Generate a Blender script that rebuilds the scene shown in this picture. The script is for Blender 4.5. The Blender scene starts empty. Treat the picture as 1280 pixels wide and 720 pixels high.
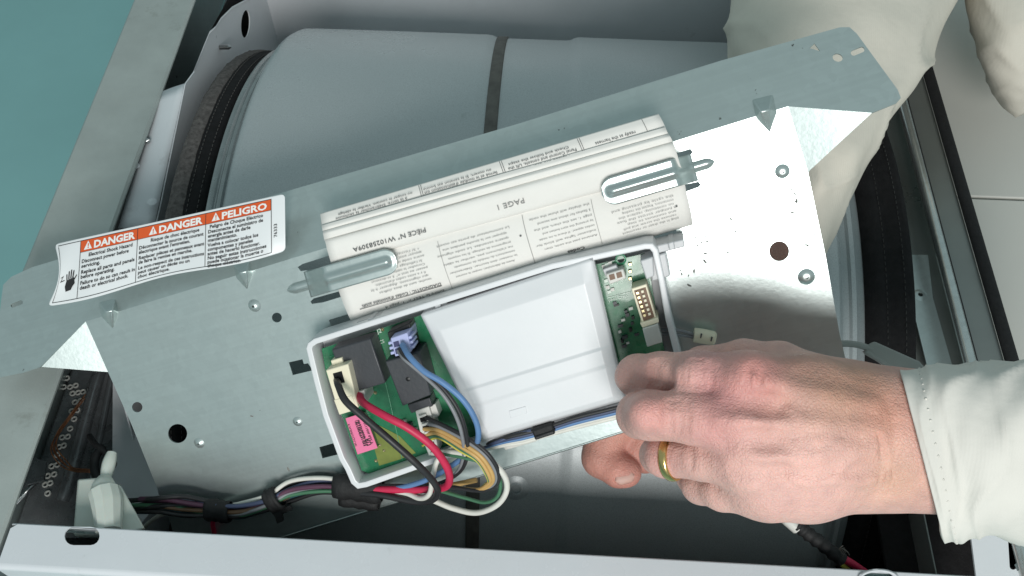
import bpy, bmesh, math, random
import numpy as np
from mathutils import Vector, Matrix

random.seed(7); rng = np.random.default_rng(7)
scene = bpy.context.scene
col = scene.collection

# ------------------------------------------------------------------ camera
FPX = 1150.0
PITCH, YAW, ROLL, CAMH = math.radians(56.5), math.radians(2.2), math.radians(0.5), 0.613
_fh = np.array([-math.sin(YAW), math.cos(YAW), 0.0])
_r = np.array([math.cos(YAW), math.sin(YAW), 0.0])
CF = _fh * math.cos(PITCH) + np.array([0, 0, -math.sin(PITCH)])
_u = np.cross(_r, CF)
CR = _r * math.cos(ROLL) + _u * math.sin(ROLL)
CU = _u * math.cos(ROLL) - _r * math.sin(ROLL)
CO = np.array([0.0, 0.0, CAMH])
cam = bpy.data.cameras.new('camera'); cam_o = bpy.data.objects.new('camera', cam); col.objects.link(cam_o)
cam.sensor_width = 36.0; cam.lens = 36.0 * FPX / 1280.0; cam.clip_start = 0.01; cam.clip_end = 100
cam_o.matrix_world = Matrix(((CR[0], CU[0], -CF[0], 0), (CR[1], CU[1], -CF[1], 0), (CR[2], CU[2], -CF[2], CAMH), (0, 0, 0, 1)))
scene.camera = cam_o
scene.render.resolution_x, scene.render.resolution_y = 1024, 576

# ------------------------------------------------------------------ layout helpers: photo position -> point in the place
def ray(px, py): return CF + CR * (px - 640) / FPX - CU * (py - 360) / FPX
def onz(px, py, z): d = ray(px, py); return CO + d * ((z - CAMH) / d[2])
def onx(px, py, x): d = ray(px, py); return CO + d * (x / d[0])
def at(px, py, dep): return CO + ray(px, py) * dep
PA, PB, PC = 1.678, 2.2e-4, -4.4e-4           # plane of the tilted control bracket
def _pl0(px, py): return CO + ray(px, py) / (PA + PB * px + PC * py)
_q0, _q1, _q2 = _pl0(350, 325), _pl0(985, 133), _pl0(640, 620)
E1 = (_q1 - _q0) / np.linalg.norm(_q1 - _q0)
PN = np.cross(_q1 - _q0, _q2 - _q0); PN /= np.linalg.norm(PN)
if PN @ (CO - _q0) < 0: PN = -PN
E2 = np.cross(PN, E1)                            # up the plate
P0 = _pl0(640, 400)
def PL(px, py, w=0.0):
    d = ray(px, py); p = P0 + PN * w
    return CO + d * (((p - CO) @ PN) / (d @ PN))

# ------------------------------------------------------------------ light
world = bpy.data.worlds.new('World'); scene.world = world; world.use_nodes = True
bg = world.node_tree.nodes['Background']
bg.inputs[0].default_value = (0.45, 0.59, 0.61, 1); bg.inputs[1].default_value = 0.60
def area(name, loc, target, size, power, color, sy=None):
    l = bpy.data.lights.new(name, 'AREA'); l.energy = power; l.color = color; l.size = size
    if sy: l.shape = 'RECTANGLE'; l.size_y = sy
    o = bpy.data.objects.new(name, l); col.objects.link(o)
    d = Vector(target) - Vector(loc)
    o.matrix_world = Matrix.Translation(Vector(loc)) @ d.to_track_quat('-Z', 'Y').to_matrix().to_4x4()
    return o
_hq = PL(935, 235); _c = (CO - _hq); _c /= np.linalg.norm(_c)
_rf = 2 * (PN @ _c) * PN - _c                    # where the plate's bright patch looks: an unseen lamp behind the camera
LAMP = _hq + _rf * 1.75
area('camera_side_lamp', LAMP, _hq, 0.66, 25, (1.0, 0.985, 0.96), 0.60)
scene.view_settings.view_transform = 'Standard'; scene.view_settings.look = 'None'
scene.view_settings.exposure = 0.12; scene.view_settings.gamma = 1.0
scene.cycles.max_bounces = 8
try: scene.cycles.use_denoising = True
except Exception: pass

# ------------------------------------------------------------------ materials
def lin(r, g=None, b=None):
    if g is None: r, g, b = r
    f = lambda v: (v / 255 / 12.92) if v / 255 <= 0.04045 else ((v / 255 + 0.055) / 1.055) ** 2.4
    return (f(r), f(g), f(b), 1)
MATS = {}
def mat(name, rgb, rough=0.5, metal=0.0, var=0.0, vscale=40, bump=0.0, bscale=400, rvar=0.0, sss=0.0, coat=0.0, speck=0.0, sscale=900, spec=0.5, dirt=None, dscale=9, dlo=.55, dhi=.72):
    m = bpy.data.materials.new(name); m.use_nodes = True; MATS[name] = m
    nt = m.node_tree; N = nt.nodes; L = nt.links; b = N['Principled BSDF']
    c = lin(rgb); b.inputs['Base Color'].default_value = c
    b.inputs['Roughness'].default_value = rough; b.inputs['Metallic'].default_value = metal
    b.inputs['Specular IOR Level'].default_value = spec
    if coat: b.inputs['Coat Weight'].default_value = coat
    if sss:
        b.inputs['Subsurface Weight'].default_value = sss; b.inputs['Subsurface Radius'].default_value = (0.006, 0.0025, 0.0015); b.inputs['Subsurface Scale'].default_value = 1.0
    tc = N.new('ShaderNodeTexCoord')
    def noise(sc, det=4, rg=.6):
        n = N.new('ShaderNodeTexNoise'); n.inputs['Scale'].default_value = sc; n.inputs['Detail'].default_value = det; n.inputs['Roughness'].default_value = rg
        L.new(tc.outputs['Object'], n.inputs['Vector']); return n.outputs['Fac']
    def mix(fac, a, bcol, blend='MIX'):
        x = N.new('ShaderNodeMix'); x.data_type = 'RGBA'; x.blend_type = blend
        if hasattr(fac, 'links') or not isinstance(fac, float): L.new(fac, x.inputs[0])
        else: x.inputs[0].default_value = fac
        for s, i in ((a, 6), (bcol, 7)):
            if isinstance(s, tuple): x.inputs[i].default_value = s
            else: L.new(s, x.inputs[i])
        return x.outputs[2]
    def ramp(f, lo, hi):
        r = N.new('ShaderNodeMapRange'); r.inputs[1].default_value = lo; r.inputs[2].default_value = hi; L.new(f, r.inputs[0]); return r.outputs[0]
    cur = c
    if var:
        dk = tuple(v * (1 - var) for v in c[:3]) + (1,); lt = tuple(min(1, v * (1 + var)) for v in c[:3]) + (1,)
        cur = mix(ramp(noise(vscale), .3, .7), dk, lt)
    if speck:
        n = noise(sscale, 2)
        dk = tuple(v * (1 - speck) for v in c[:3]) + (1,)
        cur = mix(ramp(n, .45, .62), cur, dk) if not isinstance(cur, tuple) else mix(ramp(n, .42, .62), c, dk)
    if dirt:
        cur = mix(ramp(noise(dscale, 8, .7), dlo, dhi), cur, lin(dirt))
    if not isinstance(cur, tuple): L.new(cur, b.inputs['Base Color'])
    if rvar:
        r = N.new('ShaderNodeMapRange'); r.inputs[1].default_value = .3; r.inputs[2].default_value = .7
        r.inputs[3].default_value = max(.02, rough - rvar); r.inputs[4].default_value = min(1, rough + rvar)
        L.new(noise(vscale * 1.3, 6), r.inputs[0]); L.new(r.outputs[0], b.inputs['Roughness'])
    if bump:
        bp = N.new('ShaderNodeBump'); bp.inputs['Strength'].default_value = bump; bp.inputs['Distance'].default_value = 0.0008
        L.new(noise(bscale, 3), bp.inputs['Height']); L.new(bp.outputs[0], b.inputs['Normal'])
    return m

def galvanised(name, rgb, rough=.34, spangle=.06, smudge=True):
    m = bpy.data.materials.new(name); m.use_nodes = True; MATS[name] = m
    nt = m.node_tree; N = nt.nodes; L = nt.links; b = N['Principled BSDF']
    b.inputs['Metallic'].default_value = 0.78
    tc = N.new('ShaderNodeTexCoord')
    v = N.new('ShaderNodeTexVoronoi'); v.inputs['Scale'].default_value = 190; L.new(tc.outputs['Object'], v.inputs['Vector'])
    n = N.new('ShaderNodeTexNoise'); n.inputs['Scale'].default_value = 14; n.inputs['Detail'].default_value = 7; L.new(tc.outputs['Object'], n.inputs['Vector'])
    n2 = N.new('ShaderNodeTexNoise'); n2.inputs['Scale'].default_value = 320; n2.inputs['Detail'].default_value = 3; L.new(tc.outputs['Object'], n2.inputs['Vector'])
    c = lin(rgb)
    def rgbm(f, lo, hi, d, e):
        r = N.new('ShaderNodeMapRange'); r.inputs[1].default_value = lo; r.inputs[2].default_value = hi; L.new(f, r.inputs[0])
        x = N.new('ShaderNodeMix'); x.data_type = 'RGBA'; L.new(r.outputs[0], x.inputs[0])
        for s, i in ((d, 6), (e, 7)):
            if isinstance(s, tuple): x.inputs[i].default_value = s
            else: L.new(s, x.inputs[i])
        return x.outputs[2]
    sep = N.new('ShaderNodeSeparateColor'); L.new(v.outputs['Color'], sep.inputs[0])
    a = rgbm(sep.outputs[0], 0, 1, tuple(q * (1 - spangle) for q in c[:3]) + (1,), tuple(min(1, q * (1 + spangle)) for q in c[:3]) + (1,))
    if smudge:
        a2 = rgbm(n.outputs['Fac'], .5, .78, a, tuple(q * .91 for q in c[:3]) + (1,))
        sp = N.new('ShaderNodeTexNoise'); sp.inputs['Scale'].default_value = 70; sp.inputs['Detail'].default_value = 5; sp.inputs['Roughness'].default_value = .7; L.new(tc.outputs['Object'], sp.inputs['Vector'])
        a2 = rgbm(sp.outputs['Fac'], .695, .725, a2, lin(92, 92, 88))
    else: a2 = a
    cmb = N.new('ShaderNodeCombineXYZ')
    for vec, sc_, i_ in ((E1, 7.0, 0), (E2, 420.0, 1)):
        dt = N.new('ShaderNodeVectorMath'); dt.operation = 'DOT_PRODUCT'; L.new(tc.outputs['Object'], dt.inputs[0]); dt.inputs[1].default_value = tuple(float(q) * sc_ for q in vec); L.new(dt.outputs['Value'], cmb.inputs[i_])
    stn = N.new('ShaderNodeTexNoise'); stn.inputs['Scale'].default_value = 1.0; stn.inputs['Detail'].default_value = 3; L.new(cmb.outputs[0], stn.inputs['Vector'])
    a3 = rgbm(stn.outputs['Fac'], .35, .65, tuple(1.0 for _ in range(4)), (.955, .955, .955, 1))
    mu = N.new('ShaderNodeMix'); mu.data_type = 'RGBA'; mu.blend_type = 'MULTIPLY'; mu.inputs[0].default_value = 1.0; L.new(a2, mu.inputs[6]); L.new(a3, mu.inputs[7]); a2 = mu.outputs[2]
    L.new(a2, b.inputs['Base Color'])
    r = N.new('ShaderNodeMapRange'); r.inputs[1].default_value = .3; r.inputs[2].default_value = .7; r.inputs[3].default_value = rough - .03; r.inputs[4].default_value = rough + .05
    L.new(n.outputs['Fac'], r.inputs[0]); L.new(r.outputs[0], b.inputs['Roughness'])
    bp = N.new('ShaderNodeBump'); bp.inputs['Strength'].default_value = .12; bp.inputs['Distance'].default_value = .0005
    L.new(n2.outputs['Fac'], bp.inputs['Height']); L.new(bp.outputs[0], b.inputs['Normal'])
    return m

galvanised('galv', (196, 206, 204), .34, .03)
galvanised('galv_rail', (205, 210, 208), .22)
mat('strip', (176, 182, 178), .5, .35, var=.08, vscale=25, rvar=.1, bump=.15, bscale=500, dirt=(120, 118, 108), dscale=14, dlo=.6, dhi=.8)
mat('teal', (146, 192, 191), .7, var=.05, vscale=3, bump=.05)
mat('enamel', (210, 213, 217), .28, var=.02, vscale=20, bump=.05, bscale=250, rvar=.08, coat=.2, dirt=(168, 170, 170), dscale=26, dlo=.64, dhi=.85)
mat('bulk', (222, 224, 227), .35, var=.03, vscale=18, bump=.06, bscale=200, rvar=.08, dirt=(150, 148, 146), dscale=18, dlo=.62, dhi=.85)
mat('drum', (182, 188, 189), .32, .15, speck=.16, sscale=1300, var=.05, vscale=6, dirt=(150, 156, 156), dscale=30, dlo=.64, dhi=.8, bump=.12, bscale=1200, rvar=.06)
mat('drum_ring', (150, 155, 155), .25, .7, var=.12, vscale=60, rvar=.08)
mat('felt', (98, 93, 91), .95, var=.35, vscale=260, bump=1.0, bscale=700, spec=.1, dirt=(126, 120, 116), dscale=60)
mat('seal', (34, 33, 34), .85, var=.25, vscale=150, bump=.5, bscale=600, spec=.2)
mat('thread', (78, 75, 73), .9)
mat('thread_dark', (58, 57, 56), .9)
mat('belt', (98, 95, 90), .75, var=.25, vscale=90, bump=.4)
mat('black', (22, 22, 23), .45, var=.2, vscale=80, bump=.15)
mat('tape', (24, 24, 25), .7, var=.3, vscale=120, bump=.6, bscale=300)
mat('heater', (116, 118, 120), .30, .5, var=.25, vscale=50, rvar=.12, bump=.15)
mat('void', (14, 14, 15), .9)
mat('gasket', (30, 30, 31), .9, var=.3, vscale=200, bump=.8)
mat('channel', (146, 150, 147), .35, .6, var=.08, vscale=14, rvar=.1)
mat('panel', (205, 203, 196), .5, var=.02, vscale=6, bump=.08)
mat('paper', (226, 223, 218), .8, var=.025, vscale=35, bump=.12, bscale=160)
mat('paper_edge', (206, 200, 196), .85, var=.06, vscale=90)
mat('ink', (92, 90, 90), .8)
mat('ink_soft', (140, 137, 135), .8)
mat('label', (226, 228, 229), .32, var=.015, vscale=25, rvar=.06)
mat('label_ink', (30, 29, 31), .5)
mat('orange', (214, 88, 38), .4, var=.06, vscale=40)
mat('label_white', (235, 235, 232), .4)
mat('plastic', (216, 217, 219), .38, var=.02, vscale=22, bump=.05, bscale=300, rvar=.06, dirt=(170, 170, 172), dscale=24, dlo=.66, dhi=.9)
mat('plastic_grey', (186, 188, 190), .42, var=.03, vscale=22, bump=.05)
mat('pcb', (24, 104, 68), .32, var=.22, vscale=120, coat=.3, rvar=.1)
mat('pcb_bare', (112, 122, 54), .4, var=.15, vscale=130)
mat('copper_trace', (38, 132, 92), .3)
mat('silk', (214, 226, 216), .6)
mat('relay', (58, 60, 64), .4, var=.08, vscale=60, bump=.15)
mat('cream', (230, 222, 196), .45, var=.04, vscale=70)
mat('dim_white', (205, 204, 198), .5, var=.06, vscale=70)
mat('lavender', (170, 176, 214), .4, var=.05)
mat('dark_blue', (52, 54, 96), .5)
mat('tin', (190, 180, 140), .3, .8)
mat('pink', (226, 116, 156), .6, var=.05, vscale=60)
for nm, c_ in dict(red=(196, 40, 78), blackw=(38, 38, 40), blue=(92, 128, 172), white=(214, 212, 204), tan=(196, 158, 98), green=(66, 112, 84), grey=(128, 130, 134), purple=(88, 54, 74), brown=(112, 84, 62), teal=(60, 98, 108), yellow=(206, 196, 88), navy=(66, 76, 104)).items():
    mat('wire_' + nm, c_, .5, var=.07, vscale=70, rvar=.08)
mat('scuff', (120, 120, 116), .7, var=.3, vscale=300)
mat('copper', (196, 134, 100), .35, .9)
mat('nylon', (196, 202, 194), .5, var=.03, vscale=50, sss=.1)
mat('steel', (170, 172, 172), .28, .95, var=.1, vscale=200)
mat('gold', (222, 192, 128), .24, 1.0, rvar=.06, vscale=200)
mat('nail', (196, 150, 138), .5, sss=.2)
mat('strap', (150, 152, 148), .45, var=.05)

def fabric(name, rgb):
    m = mat(name, rgb, .95, var=.035, vscale=30, spec=.15)
    nt = m.node_tree; N = nt.nodes; L = nt.links; b = N['Principled BSDF']
    tc = N.new('ShaderNodeTexCoord')
    n1 = N.new('ShaderNodeTexNoise'); n1.inputs['Scale'].default_value = 900; L.new(tc.outputs['Object'], n1.inputs['Vector'])
    n2 = N.new('ShaderNodeTexNoise'); n2.inputs['Scale'].default_value = 35; n2.inputs['Detail'].default_value = 4; L.new(tc.outputs['Object'], n2.inputs['Vector'])
    n2.inputs['Scale'].default_value = 16
    b1 = N.new('ShaderNodeBump'); b1.inputs['Strength'].default_value = .15; b1.inputs['Distance'].default_value = .0004; L.new(n1.outputs['Fac'], b1.inputs['Height'])
    b2 = N.new('ShaderNodeBump'); b2.inputs['Strength'].default_value = .45; b2.inputs['Distance'].default_value = .008; L.new(n2.outputs['Fac'], b2.inputs['Height']); L.new(b1.outputs[0], b2.inputs['Normal'])
    wv = N.new('ShaderNodeTexWave'); wv.inputs['Scale'].default_value = 190; wv.inputs['Distortion'].default_value = 1.2; wv.inputs['Detail'].default_value = 2; L.new(tc.outputs['Object'], wv.inputs['Vector'])
    b3 = N.new('ShaderNodeBump'); b3.inputs['Strength'].default_value = .07; b3.inputs['Distance'].default_value = .0005; L.new(wv.outputs['Fac'], b3.inputs['Height']); L.new(b2.outputs[0], b3.inputs['Normal'])
    L.new(b3.outputs[0], b.inputs['Normal']); return m
fabric('cuff', (210, 207, 200)); fabric('cream_cloth', (208, 202, 190))

def skin_mat():
    m = bpy.data.materials.new('skin'); m.use_nodes = True; MATS['skin'] = m
    nt = m.node_tree; N = nt.nodes; L = nt.links; b = N['Principled BSDF']
    b.inputs['Roughness'].default_value = .52; b.inputs['Specular IOR Level'].default_value = .38
    b.inputs['Subsurface Weight'].default_value = .22; b.inputs['Subsurface Radius'].default_value = (.006, .0022, .0014); b.inputs['Subsurface Scale'].default_value = .8
    tc = N.new('ShaderNodeTexCoord')
    at_ = N.new('ShaderNodeAttribute'); at_.attribute_name = 'tone'
    def nz(s, d=4, rg=.6):
        n = N.new('ShaderNodeTexNoise'); n.inputs['Scale'].default_value = s; n.inputs['Detail'].default_value = d; n.inputs['Roughness'].default_value = rg; L.new(tc.outputs['Object'], n.inputs['Vector']); return n.outputs['Fac']
    r = N.new('ShaderNodeMapRange'); r.inputs[1].default_value = .3; r.inputs[2].default_value = .72; L.new(nz(55, 6), r.inputs[0])
    x = N.new('ShaderNodeMix'); x.data_type = 'RGBA'; L.new(r.outputs[0], x.inputs[0]); x.inputs[6].default_value = (.84, .80, .81, 1); x.inputs[7].default_value = (1.10, 1.05, 1.03, 1)
    y = N.new('ShaderNodeMix'); y.data_type = 'RGBA'; y.blend_type = 'MULTIPLY'; y.inputs[0].default_value = 1.0
    L.new(at_.outputs['Color'], y.inputs[6]); L.new(x.outputs[2], y.inputs[7]); L.new(y.outputs[2], b.inputs['Base Color'])
    v = N.new('ShaderNodeTexVoronoi'); v.feature = 'DISTANCE_TO_EDGE'; v.inputs['Scale'].default_value = 520; L.new(tc.outputs['Object'], v.inputs['Vector'])
    r2 = N.new('ShaderNodeMapRange'); r2.inputs[1].default_value = 0; r2.inputs[2].default_value = .25; L.new(v.outputs['Distance'], r2.inputs[0])
    b1 = N.new('ShaderNodeBump'); b1.inputs['Strength'].default_value = .4; b1.inputs['Distance'].default_value = .0005; L.new(r2.outputs[0], b1.inputs['Height'])
    b2 = N.new('ShaderNodeBump'); b2.inputs['Strength'].default_value = .5; b2.inputs['Distance'].default_value = .003; L.new(nz(75, 5, .65), b2.inputs['Height']); L.new(b1.outputs[0], b2.inputs['Normal'])
    mp = N.new('ShaderNodeMapping'); mp.inputs['Scale'].default_value = (700, 130, 130); L.new(tc.outputs['Object'], mp.inputs['Vector'])
    n3 = N.new('ShaderNodeTexNoise'); n3.inputs['Scale'].default_value = 1.0; n3.inputs['Detail'].default_value = 3; L.new(mp.outputs[0], n3.inputs['Vector'])
    b3 = N.new('ShaderNodeBump'); b3.inputs['Strength'].default_value = .35; b3.inputs['Distance'].default_value = .0008; L.new(n3.outputs['Fac'], b3.inputs['Height']); L.new(b2.outputs[0], b3.inputs['Normal'])
    L.new(b3.outputs[0], b.inputs['Normal'])
skin_mat()

# ------------------------------------------------------------------ mesh helpers
ORG = {}
def thing(name, label, cat, loc, group=None):
    o = bpy.data.objects.new(name, None); col.objects.link(o); o.location = tuple(loc)
    o['label'] = label; o['category'] = cat
    if group: o['group'] = group
    o.empty_display_size = .02
    ORG[o] = np.array(loc, float); return o
def build(name, verts, faces, m, parent=None, smooth=False, label=None, cat=None, kind=None, sharp=None):
    verts = np.asarray(verts, float)
    if parent is not None: org = ORG[parent]
    else: org = np.array([verts[:, 0].mean(), verts[:, 1].mean(), verts[:, 2].min()])
    me = bpy.data.meshes.new(name); me.from_pydata((verts - org).tolist(), [], [tuple(int(i) for i in f) for f in faces]); me.update()
    bm = bmesh.new(); bm.from_mesh(me); bmesh.ops.recalc_face_normals(bm, faces=bm.faces); bm.to_mesh(me); bm.free()
    if smooth:
        me.polygons.foreach_set('use_smooth', [True] * len(me.polygons))
        if sharp: me.set_sharp_from_angle(angle=math.radians(sharp))
    me.materials.append(MATS[m] if isinstance(m, str) else m)
    o = bpy.data.objects.new(name, me); col.objects.link(o)
    if parent is not None: o.parent = parent
    else: o.location = tuple(org)
    ORG[o] = org
    if label: o['label'] = label
    if cat: o['category'] = cat
    if kind: o['kind'] = kind
    return o
def bevel(o, w, seg=2, ang=30):
    b = o.modifiers.new('bevel', 'BEVEL'); b.width = w; b.segments = seg; b.limit_method = 'ANGLE'; b.angle_limit = math.radians(ang)
    o.data.polygons.foreach_set('use_smooth', [True] * len(o.data.polygons)); o.data.set_sharp_from_angle(angle=math.radians(50)); return o
def prism_v(bot, top):
    n = len(top); v = np.vstack([np.asarray(bot), np.asarray(top)])
    f = [tuple(range(n - 1, -1, -1)), tuple(range(n, 2 * n))] + [(i, (i + 1) % n, n + (i + 1) % n, n + i) for i in range(n)]
    return v, f
def block(name, poly, w0, w1, m, parent, bv=.0005, **k):
    """solid standing on the plate: outline seen at its top (w1), going straight down to w0"""
    top = np.array([PL(x, y, w1) for x, y in poly]); bot = top - PN * (w1 - w0)
    v, f = prism_v(bot, top); o = build(name, v, f, m, parent, **k)
    return bevel(o, bv) if bv else o
def slab(name, pts, thick, m, parent=None, bv=0, **k):
    """3D planar outline given its top, thickened along -normal (vector)"""
    top = np.array(pts); v, f = prism_v(top + np.asarray(thick), top); o = build(name, v, f, m, parent, **k)
    return bevel(o, bv) if bv else o
def catmull(pts, n=10):
    p = np.array(pts, float); p = np.vstack([2 * p[0] - p[1], p, 2 * p[-1] - p[-2]]); out = []
    for i in range(1, len(p) - 2):
        a, b, c, d = p[i - 1], p[i], p[i + 1], p[i + 2]
        for t in np.arange(n) / n:
            out.append(.5 * (2 * b + (c - a) * t + (2 * a - 5 * b + 4 * c - d) * t * t + (3 * b - a - 3 * c + d) * t ** 3))
    out.append(p[-2]); return np.array(out)
def tube_v(path, r, seg=8):
    path = np.asarray(path); n = len(path); t = np.gradient(path, axis=0); t /= np.linalg.norm(t, axis=1)[:, None] + 1e-12
    up = np.array([0.3, .2, .93]); nrm = np.cross(t[0], up); nrm /= np.linalg.norm(nrm); V = []
    r = np.full(n, r) if np.isscalar(r) else np.asarray(r)
    for i in range(n):
        nrm = nrm - (nrm @ t[i]) * t[i]; nrm /= np.linalg.norm(nrm); bn = np.cross(t[i], nrm)
        for k in range(seg):
            a = 2 * math.pi * k / seg; V.append(path[i] + r[i] * (math.cos(a) * nrm + math.sin(a) * bn))
    F = [(i * seg + k, i * seg + (k + 1) % seg, (i + 1) * seg + (k + 1) % seg, (i + 1) * seg + k) for i in range(n - 1) for k in range(seg)]
    F += [tuple(range(seg - 1, -1, -1)), tuple((n - 1) * seg + k for k in range(seg))]
    return V, F
def tube(name, pts, r, m, parent=None, n=10, seg=8, **k):
    V, F = tube_v(catmull(pts, n), r, seg); return build(name, V, F, m, parent, smooth=True, sharp=60, **k)
def grid(name, rows, m, parent=None, thick=0, closed=False, smooth=True, **k):
    """rows: list of equal-length point lists"""
    R = np.array(rows); a, b = R.shape[:2]; V = R.reshape(-1, 3)
    bb = b if closed else b - 1
    F = [(i * b + j, i * b + (j + 1) % b, (i + 1) * b + (j + 1) % b, (i + 1) * b + j) for i in range(a - 1) for j in range(bb)]
    o = build(name, V, F, m, parent, smooth=smooth, **k)
    if thick:
        s = o.modifiers.new('solid', 'SOLIDIFY'); s.thickness = abs(thick); s.offset = -1 if thick > 0 else 1
    return o
def revolve(name, prof, Yc, Zc, m, parent, a0=0, a1=360, seg=160, **k):
    A = np.radians(np.linspace(a0, a1, seg + 1)); full = abs(a1 - a0 - 360) < 1e-6
    if full: A = A[:-1]
    rows = [[(x, Yc + r * math.cos(t), Zc + r * math.sin(t)) for t in A] for x, r in prof]
    return grid(name, rows, m, parent, closed=full, **k)
def flat(name, outer, holes, basis, w0, w1, m, parent=None, bev=0.0, **k):
    """flat sheet with real holes: 2D outlines in the frame (origin, e1, e2, n), from height w0 to w1"""
    O, e1, e2, n = basis
    cu = bpy.data.curves.new(name, 'CURVE'); cu.dimensions = '2D'; cu.fill_mode = 'BOTH'; cu.extrude = (w1 - w0) / 2 - bev; cu.bevel_depth = bev; cu.bevel_resolution = 1
    for loop in [outer] + list(holes):
        s = cu.splines.new('POLY'); s.points.add(len(loop) - 1); s.use_cyclic_u = True
        for p, (x, y) in zip(s.points, loop): p.co = (x, y, 0, 1)
    o = bpy.data.objects.new(name, cu); col.objects.link(o)
    dg = bpy.context.evaluated_depsgraph_get(); me = o.evaluated_get(dg).to_mesh()
    V = np.array([v.co[:] for v in me.vertices]); F = [tuple(p.vertices) for p in me.polygons]
    o.evaluated_get(dg).to_mesh_clear(); bpy.data.objects.remove(o); bpy.data.curves.remove(cu)
    W = O + V[:, :1] * e1 + V[:, 1:2] * e2 + (V[:, 2:3] + (w0 + w1) / 2) * n
    bmv, bmf = W, F
    ob = build(name, bmv, bmf, m, parent, smooth=True, sharp=30, **k)
    return ob
PBASIS = (P0, E1, E2, PN)
def puv(px, py, w=0):
    p = PL(px, py, w) - P0; return (p @ E1, p @ E2)
def circ(cx, cy, rx, ry=None, n=24, w=0, ang=0, f=None):
    ry = ry or rx; f = f or puv; ca, sa = math.cos(ang), math.sin(ang); out = []
    for i in range(n):
        a = 2 * math.pi * i / n; x, y = rx * math.cos(a), ry * math.sin(a)
        out.append(f(cx + x * ca - y * sa, cy + x * sa + y * ca))
    return out
def obl(x0, y0, x1, y1, r, f=None, n=8):
    """obround between two photo points"""
    f = f or puv; d = math.atan2(y1 - y0, x1 - x0); out = []
    for i in range(n + 1): a = d - math.pi / 2 + math.pi * i / n; out.append(f(x1 + r * math.cos(a), y1 + r * math.sin(a)))
    for i in range(n + 1): a = d + math.pi / 2 + math.pi * i / n; out.append(f(x0 + r * math.cos(a), y0 + r * math.sin(a)))
    return out
_tc = {}
def text_v(s, offset=0.0, shear=0.0, space=1.0):
    key = (s, offset, shear, space)
    if key in _tc: return _tc[key]
    cu = bpy.data.curves.new('t', 'FONT'); cu.body = s; cu.size = 1.0; cu.offset = offset; cu.resolution_u = 2; cu.shear = shear; cu.space_character = space
    o = bpy.data.objects.new('t', cu); col.objects.link(o)
    dg = bpy.context.evaluated_depsgraph_get(); ev = o.evaluated_get(dg); me = ev.to_mesh()
    V = np.array([v.co[:2] for v in me.vertices]).reshape(-1, 2); F = [tuple(p.vertices) for p in me.polygons]
    ev.to_mesh_clear(); bpy.data.objects.remove(o); bpy.data.curves.remove(cu)
    _tc[key] = (V, F); return V, F
def printed(name, items, fmap, m, parent, **k):
    """items: (string, x, y, height, width or None, offset). x,y in surface units; fmap(x,y)->3D"""
    VV, FF = [], []
    for it in items:
        s, x, y, h = it[:4]; wd = it[4] if len(it) > 4 else None; off = it[5] if len(it) > 5 else 0.0; rot = it[6] if len(it) > 6 else 0
        V, F = text_v(s, off)
        if not len(V): continue
        sx = h / .72
        if wd: sx = wd / max(1e-6, V[:, 0].max() - min(0, V[:, 0].min()))
        X = V[:, 0] * sx; Y = V[:, 1] * h / .72
        if rot: X, Y = X * math.cos(rot) - Y * math.sin(rot), X * math.sin(rot) + Y * math.cos(rot)
        b = len(VV)
        VV += [fmap(x + a, y + c) for a, c in zip(X, Y)]; FF += [tuple(i + b for i in f) for f in F]
    return build(name, VV, FF, m, parent, **k)
def quads(name, rects, fmap, m, parent, n=6, **k):
    """thin printed rectangles (x0,y0,x1,y1) on a mapped surface"""
    VV, FF = [], []
    for x0, y0, x1, y1 in rects:
        b = len(VV)
        for i in range(n + 1):
            t = i / n
            if abs(x1 - x0) >= abs(y1 - y0): VV += [fmap(x0 + (x1 - x0) * t, y0), fmap(x0 + (x1 - x0) * t, y1)]
            else: VV += [fmap(x0, y0 + (y1 - y0) * t), fmap(x1, y0 + (y1 - y0) * t)]
        FF += [(b + 2 * i, b + 2 * i + 2, b + 2 * i + 3, b + 2 * i + 1) for i in range(n)]
    return build(name, VV, FF, m, parent, **k)
def dome(name, c, n, r, h, m, parent, seg=20, ring=6, hole=0.0, **k):
    n = np.asarray(n); t = np.cross(n, [0.1, .9, .3]); t /= np.linalg.norm(t); b = np.cross(n, t); rows = []
    for i in range(ring + 1):
        q = i / ring; rr = r * (1 - q) + hole * q; hh = h * math.sin(q * math.pi / 2) ** 1.0
        rows.append([c + n * hh + rr * (math.cos(2 * math.pi * j / seg) * t + math.sin(2 * math.pi * j / seg) * b) for j in range(seg)])
    return grid(name, rows, m, parent, closed=True, **k)

# ================================================================== the setting
fl = [(-6, -4, -.92), (6, -4, -.92), (6, 8, -.92), (-6, 8, -.92)]
build('floor', fl, [(0, 1, 2, 3)], 'teal', kind='structure')

# ================================================================== the dryer
DY, DZ, DR = .52, -.28, .33
dryer = thing('clothes_dryer', 'opened clothes dryer with grey drum, white cabinet edge and galvanised rear strip', 'dryer', (0, .52, -.92))
# rear panel: folded galvanised strip
XO, XI = -.4125, -.351
prof = [(XI, -.004), (XI, -.002), (XI - .002, 0), (XO + .003, 0), (XO, -.003), (XO, -.90)]
grid('rear_panel', [[(x, y, z) for x, z in prof] for y in np.linspace(.10, .95, 14)], 'strip', dryer, thick=.0012, smooth=False)
# inner wall of the rear panel, dull metal seen in the gap
slab('rear_inner_wall', [(-.404, .10, -.004), (-.404, .95, -.004), (-.404, .95, -.85), (-.404, .10, -.85)], (-.001, 0, 0), 'galv', dryer)
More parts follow.
